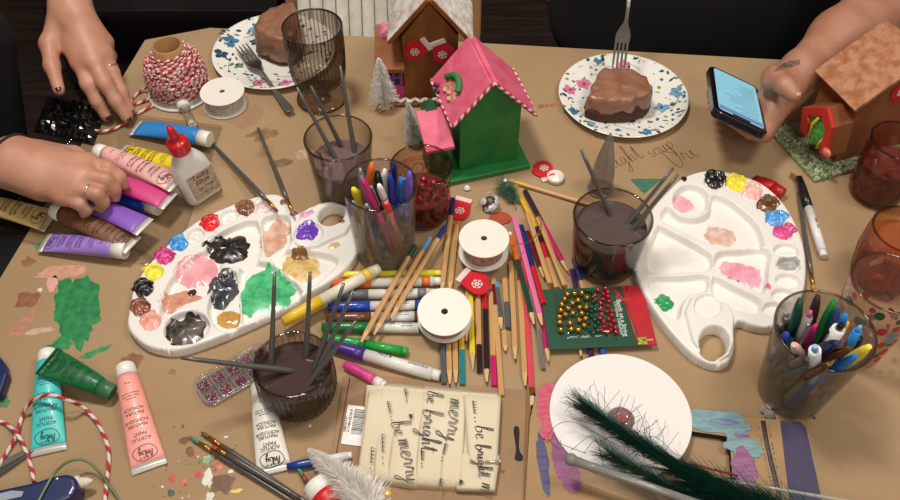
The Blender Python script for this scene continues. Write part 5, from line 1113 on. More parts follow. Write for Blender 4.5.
# wreath, window patch on the left roof panel
dL = (Vector(aP) - Vector(eL)); LL = dL.length; dL.normalize()
def on_roof(s, y, k): q = Vector(eL) + dL * s + nL * (.006 + k); return (q.x, y, q.y)
mb = MB(); arch = [(LL * .30 + .010 * math.cos(a) * 0 + .018 * math.sin(a), d * .52 + .021 * math.cos(a)) for a in [i / 12 * PI for i in range(13)]]
pts = [(LL * .16, d * .52 + .021)] + arch + [(LL * .16, d * .52 - .021)]
mb.add([on_roof(s, y, .0006) for s, y in pts], [tuple(range(len(pts)))], 0, False); obj('window_patch', mb, mat((190, 108, 92), .6, rgb2=(226, 160, 150), scale=120), t)
mb = MB(); mb.tube(smooth_open([on_roof(s, y, .004) for s, y in [(LL * .34, d * .52 + .022)] + arch[3:] + [(LL * .24, d * .52 - .022)]][:9], 5), .0046, 8); obj('green_arch', mb, mat((52, 124, 66), .7, bump=.6, bscale=300), t)
for s, y in ((.20, .62), (.25, .5), (.20, .40)):
    mb = MB(); mb.ball(on_roof(LL * s, d * y, .001), .005, 12, 0, None, (1, 1, .5)); obj('scallop', mb, mat((214, 150, 140), .6), t)
for k, (s, y) in enumerate(((.06, .75), (.04, .66), (.10, .70), (.05, .58))): mb = MB(); mb.ball(on_roof(LL * s, d * y + .012, .002), .0032, 10); obj('berry', mb, mat(((110, 30, 50), (40, 46, 90), (150, 40, 60), (90, 40, 70))[k], .4), t)
# annex
ax0, ax1 = -.046, -.010
mb = MB(); mb.box(((ax0 + ax1) / 2, .020, .030), (ax1 - ax0 - .004, .040, .046)); obj('annex_body', mb, GRN, t, bevel=.0006)
mb = MB(); mb.box((ax1 - .008, -.0008, .036), (.007, .0012, .009)); obj('annex_window', mb, mat((24, 30, 26), .4), t)
mb = MB(); vs = [(ax0 - .004, -.006, .058), (ax1 + .001, -.006, .058), (ax1 + .001, .046, .088), (ax0 - .004, .046, .088)]; vs += [(x, y, z + .005) for x, y, z in vs]; mb.add(vs, [(3, 2, 1, 0), (4, 5, 6, 7), (0, 1, 5, 4), (1, 2, 6, 5), (2, 3, 7, 6), (3, 0, 4, 7)], 0, False); obj('annex_roof', mb, PNKR, t, bevel=.0008)
mb = MB(); mb.lathe([(.017, 0), (.0005, .020), (1e-5, .0205)], 4, 0, Matrix.Translation(((ax0 + ax1) / 2, .052, .086)) @ Matrix.Rotation(PI / 4, 4, 'Z'), smooth=False); obj('annex_gable', mb, mat((44, 88, 62), .6), t)
# brown house with mittens
WD = wood((150, 92, 50), (124, 72, 38)); WDL = wood((156, 98, 56), (134, 80, 44), (.2, 1, 1)); SNW = mat((196, 178, 166), .7, rgb2=(232, 226, 220), scale=60, bump=.9, bscale=160)
A_, B_ = W(405, 103), W(462, 103); M = house_frame(A_, B_); M.translation += Vector((0, .004, 0)); t = thing('toy_house', 'brown wooden toy house with two red mittens hung on its front', 'toy house', M); w = .082; d = .09; ev, ap = .120, .178
mb = MB(); mb.box((w / 2 - .012, d / 2, .003), (w + .06, d + .03, .006)); obj('base_board', mb, WDL, t, bevel=.001)
mb = MB(); walls(mb, 0, w, d, ev, ap); obj('house_body', mb, WD, t, bevel=.0005)
for e in ((-.017, ev - .008), (w + .017, ev - .008)):
    mb = MB(); n_ = roof_slab(mb, e, (w / 2, ap + .006), -.008, d + .006, .006); obj('roof_panel', mb, WD, t, bevel=.0005)
    mb = MB(); o0 = Vector(e) + n_ * .0062; o1 = Vector((w / 2, ap + .006)) + n_ * .0062; vs = []; fs = []
    for i in range(15):
        for j in range(15):
            q = o0.lerp(o1, i / 14); k = .0012 + .0016 * noise.noise((i * .7, j * .7, e[0] * 90)); edge = 0 if i in (0,) or j in (0, 14) else 1; vs.append((q.x + n_.x * k * edge, -.006 + (d + .010) * j / 14, q.y + n_.y * k * edge))
    for i in range(14):
        for j in range(14): a = i * 15 + j; fs.append((a, a + 15, a + 16, a + 1))
    mb.add(vs, fs); obj('glitter_snow', mb, SNW, t)
mb = MB()
for k in range(34): x = -.018 + (w + .022) * k / 33; mb.ball((x, -.010 + .003 * math.sin(k * 1.3), .0095), .0033, 8)
o = obj('white_bead_border', mb, mat((226, 218, 206), .3, rgb2=(196, 180, 164), scale=120, coat=.4), t)
mb = MB(); mb.box((-.0165, .028, .030), (.030, .05, .058)); obj('annex_body', mb, mat((150, 80, 150), .6), t, bevel=.0005)
mb = MB(); mb.box((-.0075, .0018, .016), (.017, .003, .022)); obj('annex_door', mb, mat((214, 66, 134), .6), t, bevel=.0004)
for x, z in ((-.022, .050), (-.010, .050), (-.022, .036), (-.010, .036)): mb = MB(); mb.box((x, .0025, z), (.0075, .0014, .009)); obj('annex_window', mb, mat((40, 30, 66), .4), t)
mb = MB(); vs = [(-.043, -.010, .062), (.002, -.010, .062), (.002, .052, .098), (-.043, .052, .098)]; vs += [(x, y, z + .007) for x, y, z in vs]; mb.add(vs, [(3, 2, 1, 0), (4, 5, 6, 7), (0, 1, 5, 4), (1, 2, 6, 5), (2, 3, 7, 6), (3, 0, 4, 7)], 0, False); obj('annex_roof', mb, wood((158, 94, 50), (132, 74, 38), (.2, 1, 1)), t, bevel=.0006)
obj('pink_glitter_snow', lump([(-.036, .034), (-.014, .034), (-.010, .046), (-.014, .056), (-.036, .056)], [(.088, 1), (.098, .98), (.106, .8), (.110, .5), (.111, .1)], .003, 4), mat((214, 92, 140), .6, rgb2=(234, 150, 180), scale=150, bump=.8, bscale=300), t)
obj('pink_glitter_snow', lump([(.012, .035), (.034, .030), (.036, .055), (.014, .058)], [(ap - .030, 1), (ap - .010, .98), (ap + .004, .8), (ap + .008, .4), (ap + .009, .1)], .003, 6), mat((214, 92, 140), .6, rgb2=(234, 150, 180), scale=150, bump=.8, bscale=300), t)
RX = Matrix.Rotation(PI / 2, 4, 'X')
mitten('red_mitten', None, Matrix.Translation((.033, -.0012, .108)) @ RX @ Matrix.Rotation(2.15, 4, 'Z'), .95, -1, parent=t)
mitten('red_mitten', None, Matrix.Translation((.053, -.0012, .109)) @ RX @ Matrix.Rotation(3.55, 4, 'Z'), .95, 1, parent=t)
# brown house at the right edge
A_, B_, C_ = W(815, 73, .112), W(855, 113, .112), W(882, 23, .172); a = (B_ - A_); a.z = 0; Lr = a.length; a.normalize(); v = Vector((-a.y, a.x, 0)); half = (C_ - A_).dot(v); rise = C_.z - A_.z; off = 0
M = Matrix((a, v, Vector((0, 0, 1)))).transposed().to_4x4(); M.translation = Vector((A_.x, A_.y, .0008)); t = thing('toy_house', 'brown wooden toy house with a red doorway at the right edge beside the phone hand', 'toy house', M)
W3 = wood((150, 92, 58), (132, 76, 46), (1, .4, .15)); ez = .112
mb = MB(); R2 = Matrix(((0, 0, 1, 0), (1, 0, 0, 0), (0, 1, 0, 0), (0, 0, 0, 1)))
mb.prism([(.014, 0), (2 * half - .014, 0), (2 * half - .014, ez + .006), (half, ez + rise - .004), (.014, ez + .006)], .006, Lr - .008, 0, R2); obj('house_body', mb, W3, t, bevel=.0006)
RF = mat((160, 98, 62), .62, rgb2=(186, 134, 102), spec=.25, scale=75, bump=.8, bscale=110)
for k in (0, 1):
    y0, y1 = (0, half) if k == 0 else (2 * half, half); n_ = Vector((0, -rise, half)).normalized() if k == 0 else Vector((0, rise, half)).normalized(); mb = MB()
    P4 = [Vector((0, y0, ez)), Vector((Lr, y0, ez)), Vector((Lr, y1, ez + rise)), Vector((0, y1, ez + rise))]; vs = P4 + [p + n_ * .006 for p in P4]
    mb.add(vs, [(3, 2, 1, 0), (4, 5, 6, 7), (0, 1, 5, 4), (1, 2, 6, 5), (2, 3, 7, 6), (3, 0, 4, 7)], 0, False); obj('roof_panel', mb, RF, t, bevel=.0008)
mb = MB(); bx0, bx1 = -.012, Lr + .012; mb.box((((bx0 + bx1) / 2), half - .012, .003), (bx1 - bx0, 2 * half + .04, .006)); obj('base_board', mb, mat((120, 150, 86), .7, rgb2=(190, 190, 160), scale=160), t, bevel=.001)
mb = MB(); rb = random.Random(6)
for k in range(420):
    if rb.random() < .5: x, y = rb.uniform(bx0, bx1), rb.uniform(-.030, .006)
    else: x, y = rb.uniform(Lr - .006, bx1), rb.uniform(-.03, 2 * half)
    mb.ball((x, y, .0065), rb.uniform(.0014, .0030), 6, rb.choice([0, 0, 1, 1, 2, 3]))
o = obj('pebble_border', mb, [mat((150, 176, 120), .6), mat((196, 190, 170), .5), mat((84, 130, 70), .6), mat((120, 112, 100), .5)], t); o['kind'] = 'stuff'
Mi = M.inverted(); Pp = M @ Vector((.05, -.020, .006)); vn = Vector(v)
def porch(pts): return [(lambda q: (q.x, q.z))(Mi @ on_plane(x, y, Pp, vn)) for x, y in pts]
Mp = Matrix.Translation((0, -.020, 0)) @ Matrix(((1, 0, 0, 0), (0, 0, 1, 0), (0, 1, 0, 0), (0, 0, 0, 1)))
fo = [(801, 131), (803.5, 107), (828, 107.5), (833, 128), (825, 158)]; fi = [(820, 152), (826, 128), (822, 116), (809, 115), (806.5, 136)]
o_ = porch(fo); i_ = porch(fi)
mb = MB(); mb.prism(o_ + i_, -.002, .004, 0, Mp); obj('doorway_frame', mb, mat((206, 52, 42), .5), t, bevel=.0004)
mb = MB(); mb.prism([(x, y) for x, y in o_], .0042, .034, 0, Mp); obj('porch_body', mb, W3, t, bevel=.0004)
mb = MB(); mb.prism(porch([(820, 153), (826, 128), (822, 116), (809, 115), (806, 137)]), .0032, .0040, 0, Mp); obj('green_door', mb, mat((60, 150, 66), .6, rgb2=(120, 190, 90), scale=140), t)
def in_p(x, y, k): q = Mi @ on_plane(x, y, Pp, vn); return (q.x, -.020 + k, q.z)
mb = MB(); mb.tube([in_p(808, 136, .001), in_p(812, 124, .001), in_p(819, 117, .001)], .0022, 6); mb.tube([in_p(816, 148, .001), in_p(820, 142, .001), in_p(824, 138, .001)], .0024, 6); obj('yellow_trim', mb, mat((226, 196, 60), .5), t)
mb = MB(); mb.ball(in_p(808, 121, -.001), .0055, 10, 0, None, (1, .4, 1)); obj('red_bow', mb, mat((190, 50, 50), .5), t)
mb = MB(); mb.ball(in_p(829, 152, -.004), .0085, 14, 0, None, (1.0, .5, .8)); obj('pink_rosette', mb, mat((218, 88, 76), .5, rgb2=(232, 130, 120), scale=120), t)
mitten('red_mitten', None, Matrix.Translation((Lr - .0078, half + .004, .118)) @ Matrix(((0, 0, 1, 0), (1, 0, 0, 0), (0, 1, 0, 0), (0, 0, 0, 1))) @ Matrix.Rotation(1.5, 4, 'Z'), .9, 1, parent=t)
# ------------------------------------------------------------------ lower right: panel, disc, tinsel
MDF = mat((156, 122, 80), .6, rgb2=(170, 135, 92), scale=12, bump=.2, bscale=120); BURN = mat((36, 26, 20), .7)
z = .0100; outer = [(537, 389), (690, 411), (760, 418), (800, 422), (807, 427), (823, 505), (834, 560), (524, 575), (526, 500)]; hole = [(655, 428), (690, 431), (725, 436), (730, 440), (734, 500), (655, 500)]
t = thing('wooden_panel', 'laser-cut wooden panel with window hole and pink, blue and purple paint, lower right', 'panel', (0, 0, .0008))
po = [(W(x, y, z).x, W(x, y, z).y) for x, y in outer]; ph = [(W(x, y, z).x, W(x, y, z).y) for x, y in hole]
# strips round the window keep the outline simple
def strip(pts): mb.prism([(W(x, y, z).x, W(x, y, z).y) for x, y in pts], 0, z - .0008, 1, None, 0)
mb = MB(); strip([(537, 389), (690, 411), (800, 422), (807, 427), (810, 440), (730, 440), (725, 436), (690, 431), (655, 428), (530, 420)]); strip([(655, 428), (530, 420), (525, 505), (524, 575), (655, 575)]); strip([(734, 500), (730, 440), (810, 440), (823, 505), (834, 560), (738, 560)]); strip([(655, 500), (734, 500), (738, 560), (734, 575), (655, 575)])
obj('panel_board', mb, [MDF, BURN], t)
zf = lambda x, y: z - .0008 + .0001
for k, (px, py, rx, ry, rot, c1, c2) in enumerate([(553, 408, 18, 26, .1, (192, 72, 98), (204, 96, 116)), (543, 462, 5, 34, -.05, (70, 66, 104), (88, 84, 124)), (566, 458, 14, 34, -.1, (140, 74, 120), (150, 90, 132)), (712, 421, 42, 11, .12, (110, 146, 152), (134, 166, 170)), (744, 447, 20, 9, .3, (110, 146, 152), (134, 166, 170)), (737, 440, 10, 18, 0, (110, 146, 152), (134, 166, 170)), (744, 470, 12, 21, .1, (140, 84, 128), (156, 104, 142)), (724, 422, 13, 3, .1, (110, 92, 150), (130, 150, 176)), (742, 436, 8, 3, .1, (120, 90, 140), (140, 150, 170)), (548, 432, 7, 9, .3, (192, 72, 98), (204, 96, 116))]):
    p = W(px, py, z); sx = (W(px + rx, py, z) - p).length; sy = (W(px, py + ry, z) - p).length; obj('paint_patch', blob_mesh(p, sx, sy, -rot, .0002, (lambda x, y, k=k: z - .0007 + .00022 * k), k * 1.3 + 9, n=48, rough=.30, lump=.4), mat(c1, .55, rgb2=c2, scale=70, stretch=(1, 4, 1)), t)
mb = MB(); mb.prism([(W(x, y, z).x, W(x, y, z).y) for x, y in [(780, 420.5), (800, 422.2), (806, 427), (822, 502), (830, 556), (796, 556)]], z - .0008, z - .0005); obj('navy_band', mb, mat((66, 58, 88), .6, var=.08), t)
mb = MB(); s_ = [W(x, y, z) for x, y in ((763, 421), (766, 440), (771, 462), (778, 490), (785, 530))]; mb.tube([(p.x, p.y, z - .0004) for p in s_], .0030, 6, flat=.2); obj('dark_ribbon', mb, mat((64, 50, 58), .6, rgb2=(90, 74, 70), scale=200), t)
mb = MB()
for dx in (-5, 5):
    s_ = [W(x + dx * (1 + .25 * math.sin(y)), y, z) for x, y in ((763, 424), (766, 440), (771, 462), (778, 490))]; mb.tube([(p.x, p.y, z - .0004) for p in s_], .0006, 5)
obj('frayed_edge', mb, mat((196, 180, 160), .6, rgb2=(90, 70, 60), scale=300), t)
p = W(620.5, 413.5, .0135); t = obj('white_disc', MB().lathe([(1e-5, 0), (.0800, 0), (.0805, .0005), (.0805, .0030), (.0800, .0034), (1e-5, .0034)], 96), mat((238, 232, 228), .6, var=.01)); t.location = (p.x, p.y, .0104)
for pl in t.data.polygons: pl.use_smooth = abs(pl.normal.z) < .7
tag(t, 'large flat white round board under the dark green tinsel', 'board')
p = W(621, 419, .0145); t = thing('clear_button', 'clear round dome with a pink centre lying on the white board', 'button', (p.x, p.y, .0140))
mb = MB(); mb.lathe([(1e-5, 0), (.0150, 0), (.0155, .001), (.014, .003), (.009, .0046), (1e-5, .0052)], 40); obj('dome', mb, glass((.86, .78, .78), (.6, .5, .5), milky=.18, milk=(150, 110, 110)), t)
mb = MB(); mb.ball((0, 0, .0012), .006, 14, 0, None, (1, 1, .16)); obj('pink_centre', mb, mat((226, 110, 116), .4), t)
Pz = lambda *ps: [W(x, y, zz) for x, y, zz in ps]
t = thing('tinsel_garland', 'bunch of dark green tinsel stems spilling over the white board', 'tinsel', W(660, 460, .03))
org = Vector(t.location)
def sub(pts): return [p - org for p in pts]
GT = [(8, 58, 44), (14, 76, 56), (4, 40, 32)]
mb = MB(); bristle_tuft(mb, sub(Pz((800, 520, .052), (740, 497, .052), (690, 474, .052), (650, 450, .050), (615, 428, .046), (590, 410, .042))), lambda q: .046 - .010 * q, 2300, .00030, 12, 3, up=3.6, jitter=1.0); o = obj('dense_tinsel', mb, [mat(c, .4, .2) for c in GT], t); o['kind'] = 'stuff'
mb = MB(); bristle_tuft(mb, sub(Pz((780, 530, .042), (720, 508, .042), (670, 488, .042), (632, 468, .040), (612, 456, .036))), lambda q: .036 - .006 * q, 1000, .00030, 13, 3, up=3.0, jitter=1.0); o = obj('dense_tinsel', mb, [mat(c, .4, .2) for c in GT], t); o['kind'] = 'stuff'
mb = MB(); bristle_tuft(mb, sub(Pz((840, 535, .044), (780, 512, .044), (735, 496, .044), (700, 484, .044))), lambda q: .050, 1300, .00030, 15, 3, up=2.2, jitter=1.2); o = obj('dense_tinsel', mb, [mat(c, .4, .2) for c in GT], t); o['kind'] = 'stuff'
mb = MB(); rb = random.Random(21)
for k in range(70):
    q = rb.random(); s0 = (rb.uniform(575, 660), 0); bx = 585 + q * 80; by = 406 + q * 46; L = rb.uniform(15, 34); a = rb.uniform(-2.6, -.4) if rb.random() < .6 else rb.uniform(2.3, 3.9)
    p0 = W(bx, by, .036); p2 = W(bx + L * math.cos(a), by + L * math.sin(a), rb.uniform(.018, .05)); m_ = (p0 + p2) / 2 + Vector((rb.uniform(-.006, .006), rb.uniform(-.006, .006), rb.uniform(0, .008)))
    mb.tube([p - org for p in smooth_open([p0, m_, p2], 4)], .00022, 4)
for k in range(9):
    x0, y0 = rb.uniform(560, 640), rb.uniform(440, 470); mb.tube([p - org for p in smooth_open(Pz((x0, y0, .03), (x0 + rb.uniform(-20, 25), y0 + rb.uniform(-25, 5), .036), (x0 + rb.uniform(0, 50), y0 + rb.uniform(-30, 20), .03), (x0 + rb.uniform(20, 70), y0 + rb.uniform(-10, 30), .028)), 6)], .0003, 4)
o = obj('stray_strands', mb, mat((34, 44, 44), .4, .3), t); o['kind'] = 'stuff'
# clear sleeve that holds the tinsel
t = thing('clear_sleeve', 'long clear plastic sleeve with thick rims holding the green tinsel', 'packaging', (0, 0, .0008)); PL = glass((.88, .88, .86), (.6, .6, .58), milky=.80, milk=(140, 140, 134)); PT = glass((.95, .96, .95), (.72, .74, .72), milky=.05)
n0, n1, f0, f1 = W(571, 460, .050), W(880, 567, .050), W(640, 466.5, .030), W(905, 511, .030)
mb = MB(); mb.tube([n0, n0.lerp(n1, .1), n1], [.0056, .0044, .0044], 12); mb.ball(n0, .0070, 14); obj('near_rim', mb, PL, t)
mb = MB(); mb.tube([f0, f1], .0019, 10); obj('far_rim', mb, glass((.92, .93, .90), (.7, .7, .66), milky=.55, milk=(206, 206, 192)), t)
lowz = .0118
mb = MB(); q = [n0, n1, Vector((n1.x, n1.y, lowz)), Vector((n0.x, n0.y, lowz)), f0, f1, Vector((f1.x, f1.y, lowz)), Vector((f0.x, f0.y, lowz))]; mb.add(q, [(0, 1, 2, 3), (4, 7, 6, 5), (3, 2, 6, 7)], 0, False); obj('clear_walls', mb, PT, t)
mb = MB(); mb.tube(Pz((676, 460, .016), (700, 466, .016), (738, 476, .016)), .0013, 8); tag(obj('red_stick', mb, mat((150, 26, 24), .4)), 'thin red stick lying across the window hole of the wooden panel', 'stick')
# ------------------------------------------------------------------ ribbon card
t = thing('ribbon_card', 'brown card wound with cream ribbon printed be merry be bright', 'ribbon', (0, 0, .0008))
zc = .0022; mb = MB(); card_out = [(344, 376), (372, 375), (500, 388), (529, 391), (527, 440), (524, 520), (340, 505), (331, 458)]
cp = lambda pts, zz: [(W(x, y, zz).x, W(x, y, zz).y) for x, y in pts]
slot = [(513.5, 431), (516, 426), (519.5, 430), (519, 445), (520, 452), (523, 456), (522, 461), (517, 461), (514.5, 458), (516, 450)]
mb.prism(cp(card_out, zc), 0, .0016); obj('backing_card', mb, mat((148, 114, 80), .65, rgb2=(160, 125, 90), scale=14), t)
mb = MB(); mb.prism(cp(smooth_closed(slot, 3), zc), .0016, .0019); obj('hang_slot', mb, mat((30, 24, 20), .8), t)
mb = MB(); mb.tube([W(350, 378, .0026), W(336, 456, .0026)], .0005, 5, flat=.3); obj('printed_line', mb, mat((130, 70, 44), .6), t)
a0, a1, a3 = W(341, 444, .0028), W(364, 447, .0028), W(348, 405, .0028); ux = (a3 - a0); uy = (a0 - a1)
mb = MB(); mb.add([a0, a1, a1 + ux, a3], [(0, 1, 2, 3)], 0, False)
mb2 = MB(); rb = random.Random(2); q = .28
while q < .92:
    wd_ = rb.choice([.008, .012, .02]); 
    mb2.add([a1 + ux * q + uy * .18 + Vector((0, 0, .0002)), a1 + ux * (q + wd_) + uy * .18 + Vector((0, 0, .0002)), a1 + ux * (q + wd_) + uy * .66 + Vector((0, 0, .0002)), a1 + ux * q + uy * .66 + Vector((0, 0, .0002))], [(0, 1, 2, 3)], 0, False); q += wd_ + rb.choice([.012, .02])
o = obj('price_sticker', mb, mat((236, 232, 226), .5), t)
text_on(mb2, '0 71484 02136 8', .0042, a1 + ux * .6 + uy * .74, tuple((ux).normalized()), tuple((uy).normalized()), lambda x, y: .0031); text_on(mb2, 'RIBBON 9 FT', .0034, a1 + ux * .5 + uy * .90, tuple(ux.normalized()), tuple(uy.normalized()), lambda x, y: .0031)
obj('barcode', mb2, INK, o)
CREAM = mat((218, 204, 172), .75, rgb2=(227, 214, 186), scale=10, bump=.3, bscale=900)
ZT = .0125
def wrap(tl, tr, br_, bl, dz, k):
    """one flattened turn of ribbon: rounded over at the top and bottom"""
    mb = MB(); N = 16; rows = []
    for i in range(N + 1):
        q = i / N; e = min(q, 1 - q) * N; zz = .0024 + (ZT + dz - .0024) * (1 - max(0, 1 - e / 2.2) ** 2.2) + .0006 * math.sin(q * 7 + k)
        rows.append([W(tl[0] + (bl[0] - tl[0]) * q + (tr[0] - tl[0] + (br_[0] - tr[0] - bl[0] + tl[0]) * q) * s, tl[1] + (bl[1] - tl[1]) * q + (tr[1] - tl[1] + (br_[1] - tr[1] - bl[1] + tl[1]) * q) * s, zz) - Vector((0, 0, .0010 * abs(2 * s - 1) ** 6)) for s in [j / 8 for j in range(9)]])
    vs = [p for r in rows for p in r]; mb.add(vs, [(i * 9 + j, (i + 1) * 9 + j, (i + 1) * 9 + j + 1, i * 9 + j + 1) for i in range(N) for j in range(8)])
    o = obj('ribbon_wrap', mb, CREAM, t); s = o.modifiers.new('thick', 'SOLIDIFY'); s.thickness = .0006; s.offset = -1; return o
Zr = lambda p: (370 + p[0] / 3.84, 370 + p[1] / 3.84)
mb = MB(); mb.prism(cp([(366, 384), (498, 394), (494, 490), (360, 478)], .010), .0017, .0100); obj('ribbon_core', mb, CREAM, t, bevel=.003)
for k, (tl, tr, br_, bl, dz) in enumerate([(Zr((-2, 54)), Zr((62, 50)), Zr((30, 440)), Zr((-52, 420)), 0), (Zr((40, 50)), Zr((140, 56)), Zr((96, 450)), Zr((10, 436)), .0006), (Zr((112, 54)), Zr((216, 66)), Zr((180, 462)), Zr((60, 444)), .0012), (Zr((204, 60)), Zr((310, 70)), Zr((270, 466)), Zr((168, 458)), .0018), (Zr((284, 66)), Zr((372, 74)), Zr((350, 470)), Zr((244, 464)), .0012), (Zr((356, 74)), Zr((504, 88)), Zr((486, 410)), Zr((386, 424)), .0024), (Zr((344, 300)), Zr((500, 320)), Zr((478, 474)), Zr((330, 470)), .0008)]): wrap(tl, tr, br_, bl, dz, k)
mb = MB(); ZL = lambda x, y: .0162
def ribbon_text(txt, z0, z1, w=.00105):
    p0, p1 = W(*Zr(z0), .0154), W(*Zr(z1), .0154); ux = (p1 - p0); n = ux.length; ux.normalize(); uy = Vector((-ux.y, ux.x, 0)); tot = sum(HAND[c][1] for c in txt); write_hand(mb, txt, n / tot, p0, ux, uy, ZL, w, tall=.84, slant=.12)
def sprig(z0, z1):
    p0, p1 = W(*Zr(z0), .0154), W(*Zr(z1), .0154); ux = (p1 - p0); n = ux.length; ux.normalize(); uy = Vector((-ux.y, ux.x, 0))
    for f in (.0, .14, .28, .42, .56):
        c = p0 + ux * n * f; q = c + uy * .0058 * (1 - f * .6) + ux * .002; sd = (q - c).normalized(); nn = Vector((-sd.y, sd.x, 0)) * .0007; mb.add([c + nn, q, c - nn], [(0, 1, 2)], 0, False); mb.v[-3:] = [Vector((v.x, v.y, .0162)) for v in mb.v[-3:]]
    a, b_ = p0, p0 + ux * n * .6; nn = uy * .0004; mb.add([a + nn, b_ + nn, b_ - nn, a - nn], [(0, 1, 2, 3)], 0, False); mb.v[-4:] = [Vector((v.x, v.y, .0162)) for v in mb.v[-4:]]
    for f in (.8, 1.0): c = p0 + ux * n * f; mb.add([(c.x + .0009 * math.cos(a), c.y + .0009 * math.sin(a), .0162) for a in [i / 6 * 2 * PI for i in range(6)]], [tuple(range(6))], 0, False)
ribbon_text('be', (80, 204), (96, 258)); ribbon_text('merry', (106, 268), (140, 440)); ribbon_text('be', (222, 82), (216, 128)); ribbon_text('bright', (204, 152), (196, 318)); ribbon_text('merry', (308, 108), (288, 276)); ribbon_text('be', (404, 216), (406, 268)); ribbon_text('bright', (404, 288), (418, 414)); ribbon_text('m', (430, 432), (424, 474))
for a, b_ in (((66, 124), (84, 196)), ((132, 74), (142, 124)), ((46, 250), (50, 360)), ((196, 312), (200, 372)), ((288, 284), (276, 350)), ((394, 122), (404, 200)), ((270, 420), (266, 466)), ((6, 300), (2, 400)), ((150, 174), (158, 190)), ((346, 424), (344, 440))): sprig(a, b_)
obj('printed_lettering', mb, mat((80, 74, 74), .7), t)
mb = MB(); p0, p1 = W(*Zr((440, 354)), .0175), W(*Zr((500, 352)), .0172); mb.tube([p0, p1], .0011, 8); mb.ball(p1, .0022, 10); obj('silver_pin', mb, mat((206, 204, 200), .2, .7), t)
gem('small gold gem at the bottom edge beside the ribbon card', 388, 494, .0008, .0042, mat((226, 190, 70), .3, coat=.4)); gem('white gem at the bottom edge beside the ribbon card', 381, 499, .0008, .0048, mat((236, 232, 228), .3))
# ------------------------------------------------------------------ lower left: glue gun, scissors, wire
t = thing('glue_gun', 'navy blue glue gun with white nozzle at the lower left corner', 'glue gun', (0, 0, .0008)); z = .030
NVY = mat((20, 32, 84), .38, var=.05, coat=.15)
mb = MB(); mb.prism(cp([(-60, 500), (-20, 493), (0, 489), (33, 482), (55, 475), (68, 473), (76, 477), (78, 486), (72, 497), (56, 505), (30, 510), (-10, 518), (-30, 560), (-62, 552)], z), .0005, z); obj('gun_body', mb, NVY, t, bevel=.005, seg=4)
p0, p1 = W(75, 484, .017), W(93, 481, .016); mb = MB(); mb.tube([p0.lerp(p1, f) for f in (0, .25, .3, .8, .85, 1)], [.0085, .0082, .0062, .0042, .0026, .0022], 18); obj('nozzle', mb, mat((226, 214, 196), .45), t)
mb = MB(); mb.prism(cp([(-12, 497), (12, 491), (24, 492), (22, 497), (-10, 504)], z), z, z + .0006); obj('side_label', mb, mat((150, 160, 170), .4), t)
mb = MB(); mb.ball(W(57, 479, .0305), .0024, 10, 0, None, (1, 1, .5)); obj('screw', mb, STEEL, t)
t = thing('scissors', 'grey steel scissor blades poking in at the left edge by the twine', 'scissors', (0, 0, .0008))
for k, pts in enumerate(([(-40, 478), (0, 461), (22, 450), (34, 449), (0, 468), (-40, 490)], [(-40, 492), (0, 470), (36, 449.5), (20, 462), (0, 476), (-40, 500)])):
    mb = MB(); mb.prism(cp(pts, .003), .0004 + k * .0016, .0018 + k * .0016); obj('blade', mb, mat((108, 106, 104) if k else (140, 136, 132), .3, .8), t, bevel=.0003)
mb = MB()
for c in (W(-75, 490, .003), W(-72, 520, .003)): mb.tube([(c.x + .022 * math.cos(a), c.y + .016 * math.sin(a), .006) for a in [i / 24 * 2 * PI for i in range(25)]], .004, 8)
obj('finger_loops', mb, mat((40, 40, 44), .4), t)
mb = MB(); mb.tube(smooth_open(Pz((36, 506, .033), (45, 489, .0335), (54, 474, .0328), (66, 463, .028), (80, 459.5, .022), (92, 465, .015), (106, 481, .0085), (122, 504, .0025)), 8), .0014, 8); tag(obj('green_wire', mb, mat((66, 104, 66), .45, rgb2=(110, 130, 96), scale=60)), 'dark green floral wire arching over the blue glue gun', 'wire')
mb = MB(); mb.prism(cp([(-40, 340), (-4, 352), (6, 364), (8, 374), (1, 394), (-40, 402)], .014), .0008, .016); tag(obj('navy_case', mb, NVY, None, bevel=.003), 'dark navy case edging into view at the left of the table', 'case')
t = thing('plastic_wrap', 'crinkled glossy black plastic wrap at the left table edge under the hand', 'wrapping', W(72, 122, 0)); vs = []; fs = []; n = 22; org = Vector(t.location)
for j in range(n + 1):
    for i in range(n + 1):
        px = 34 + 60 * i / n + 14 * j / n; py = 134 - 36 * j / n + 12 * i / n; e = min(1, 5 * min(i, n - i, j, n - j) / n)
        p = W(px, py, 0); vs.append((p.x - org.x, p.y - org.y, .003 + e * (.012 + .020 * abs(noise.noise((i * .5, j * .5, 3))) + .006 * noise.noise((i * 1.3, j * 1.3, 7)))))
for j in range(n):
    for i in range(n): a = j * (n + 1) + i; fs.append((a, a + 1, a + n + 2, a + n + 1))
mb = MB(); mb.add(vs, fs, 0, False); o = obj('film', mb, mat((16, 15, 16), .12, coat=.6)); o.parent = t; s = o.modifiers.new('thick', 'SOLIDIFY'); s.thickness = .0008
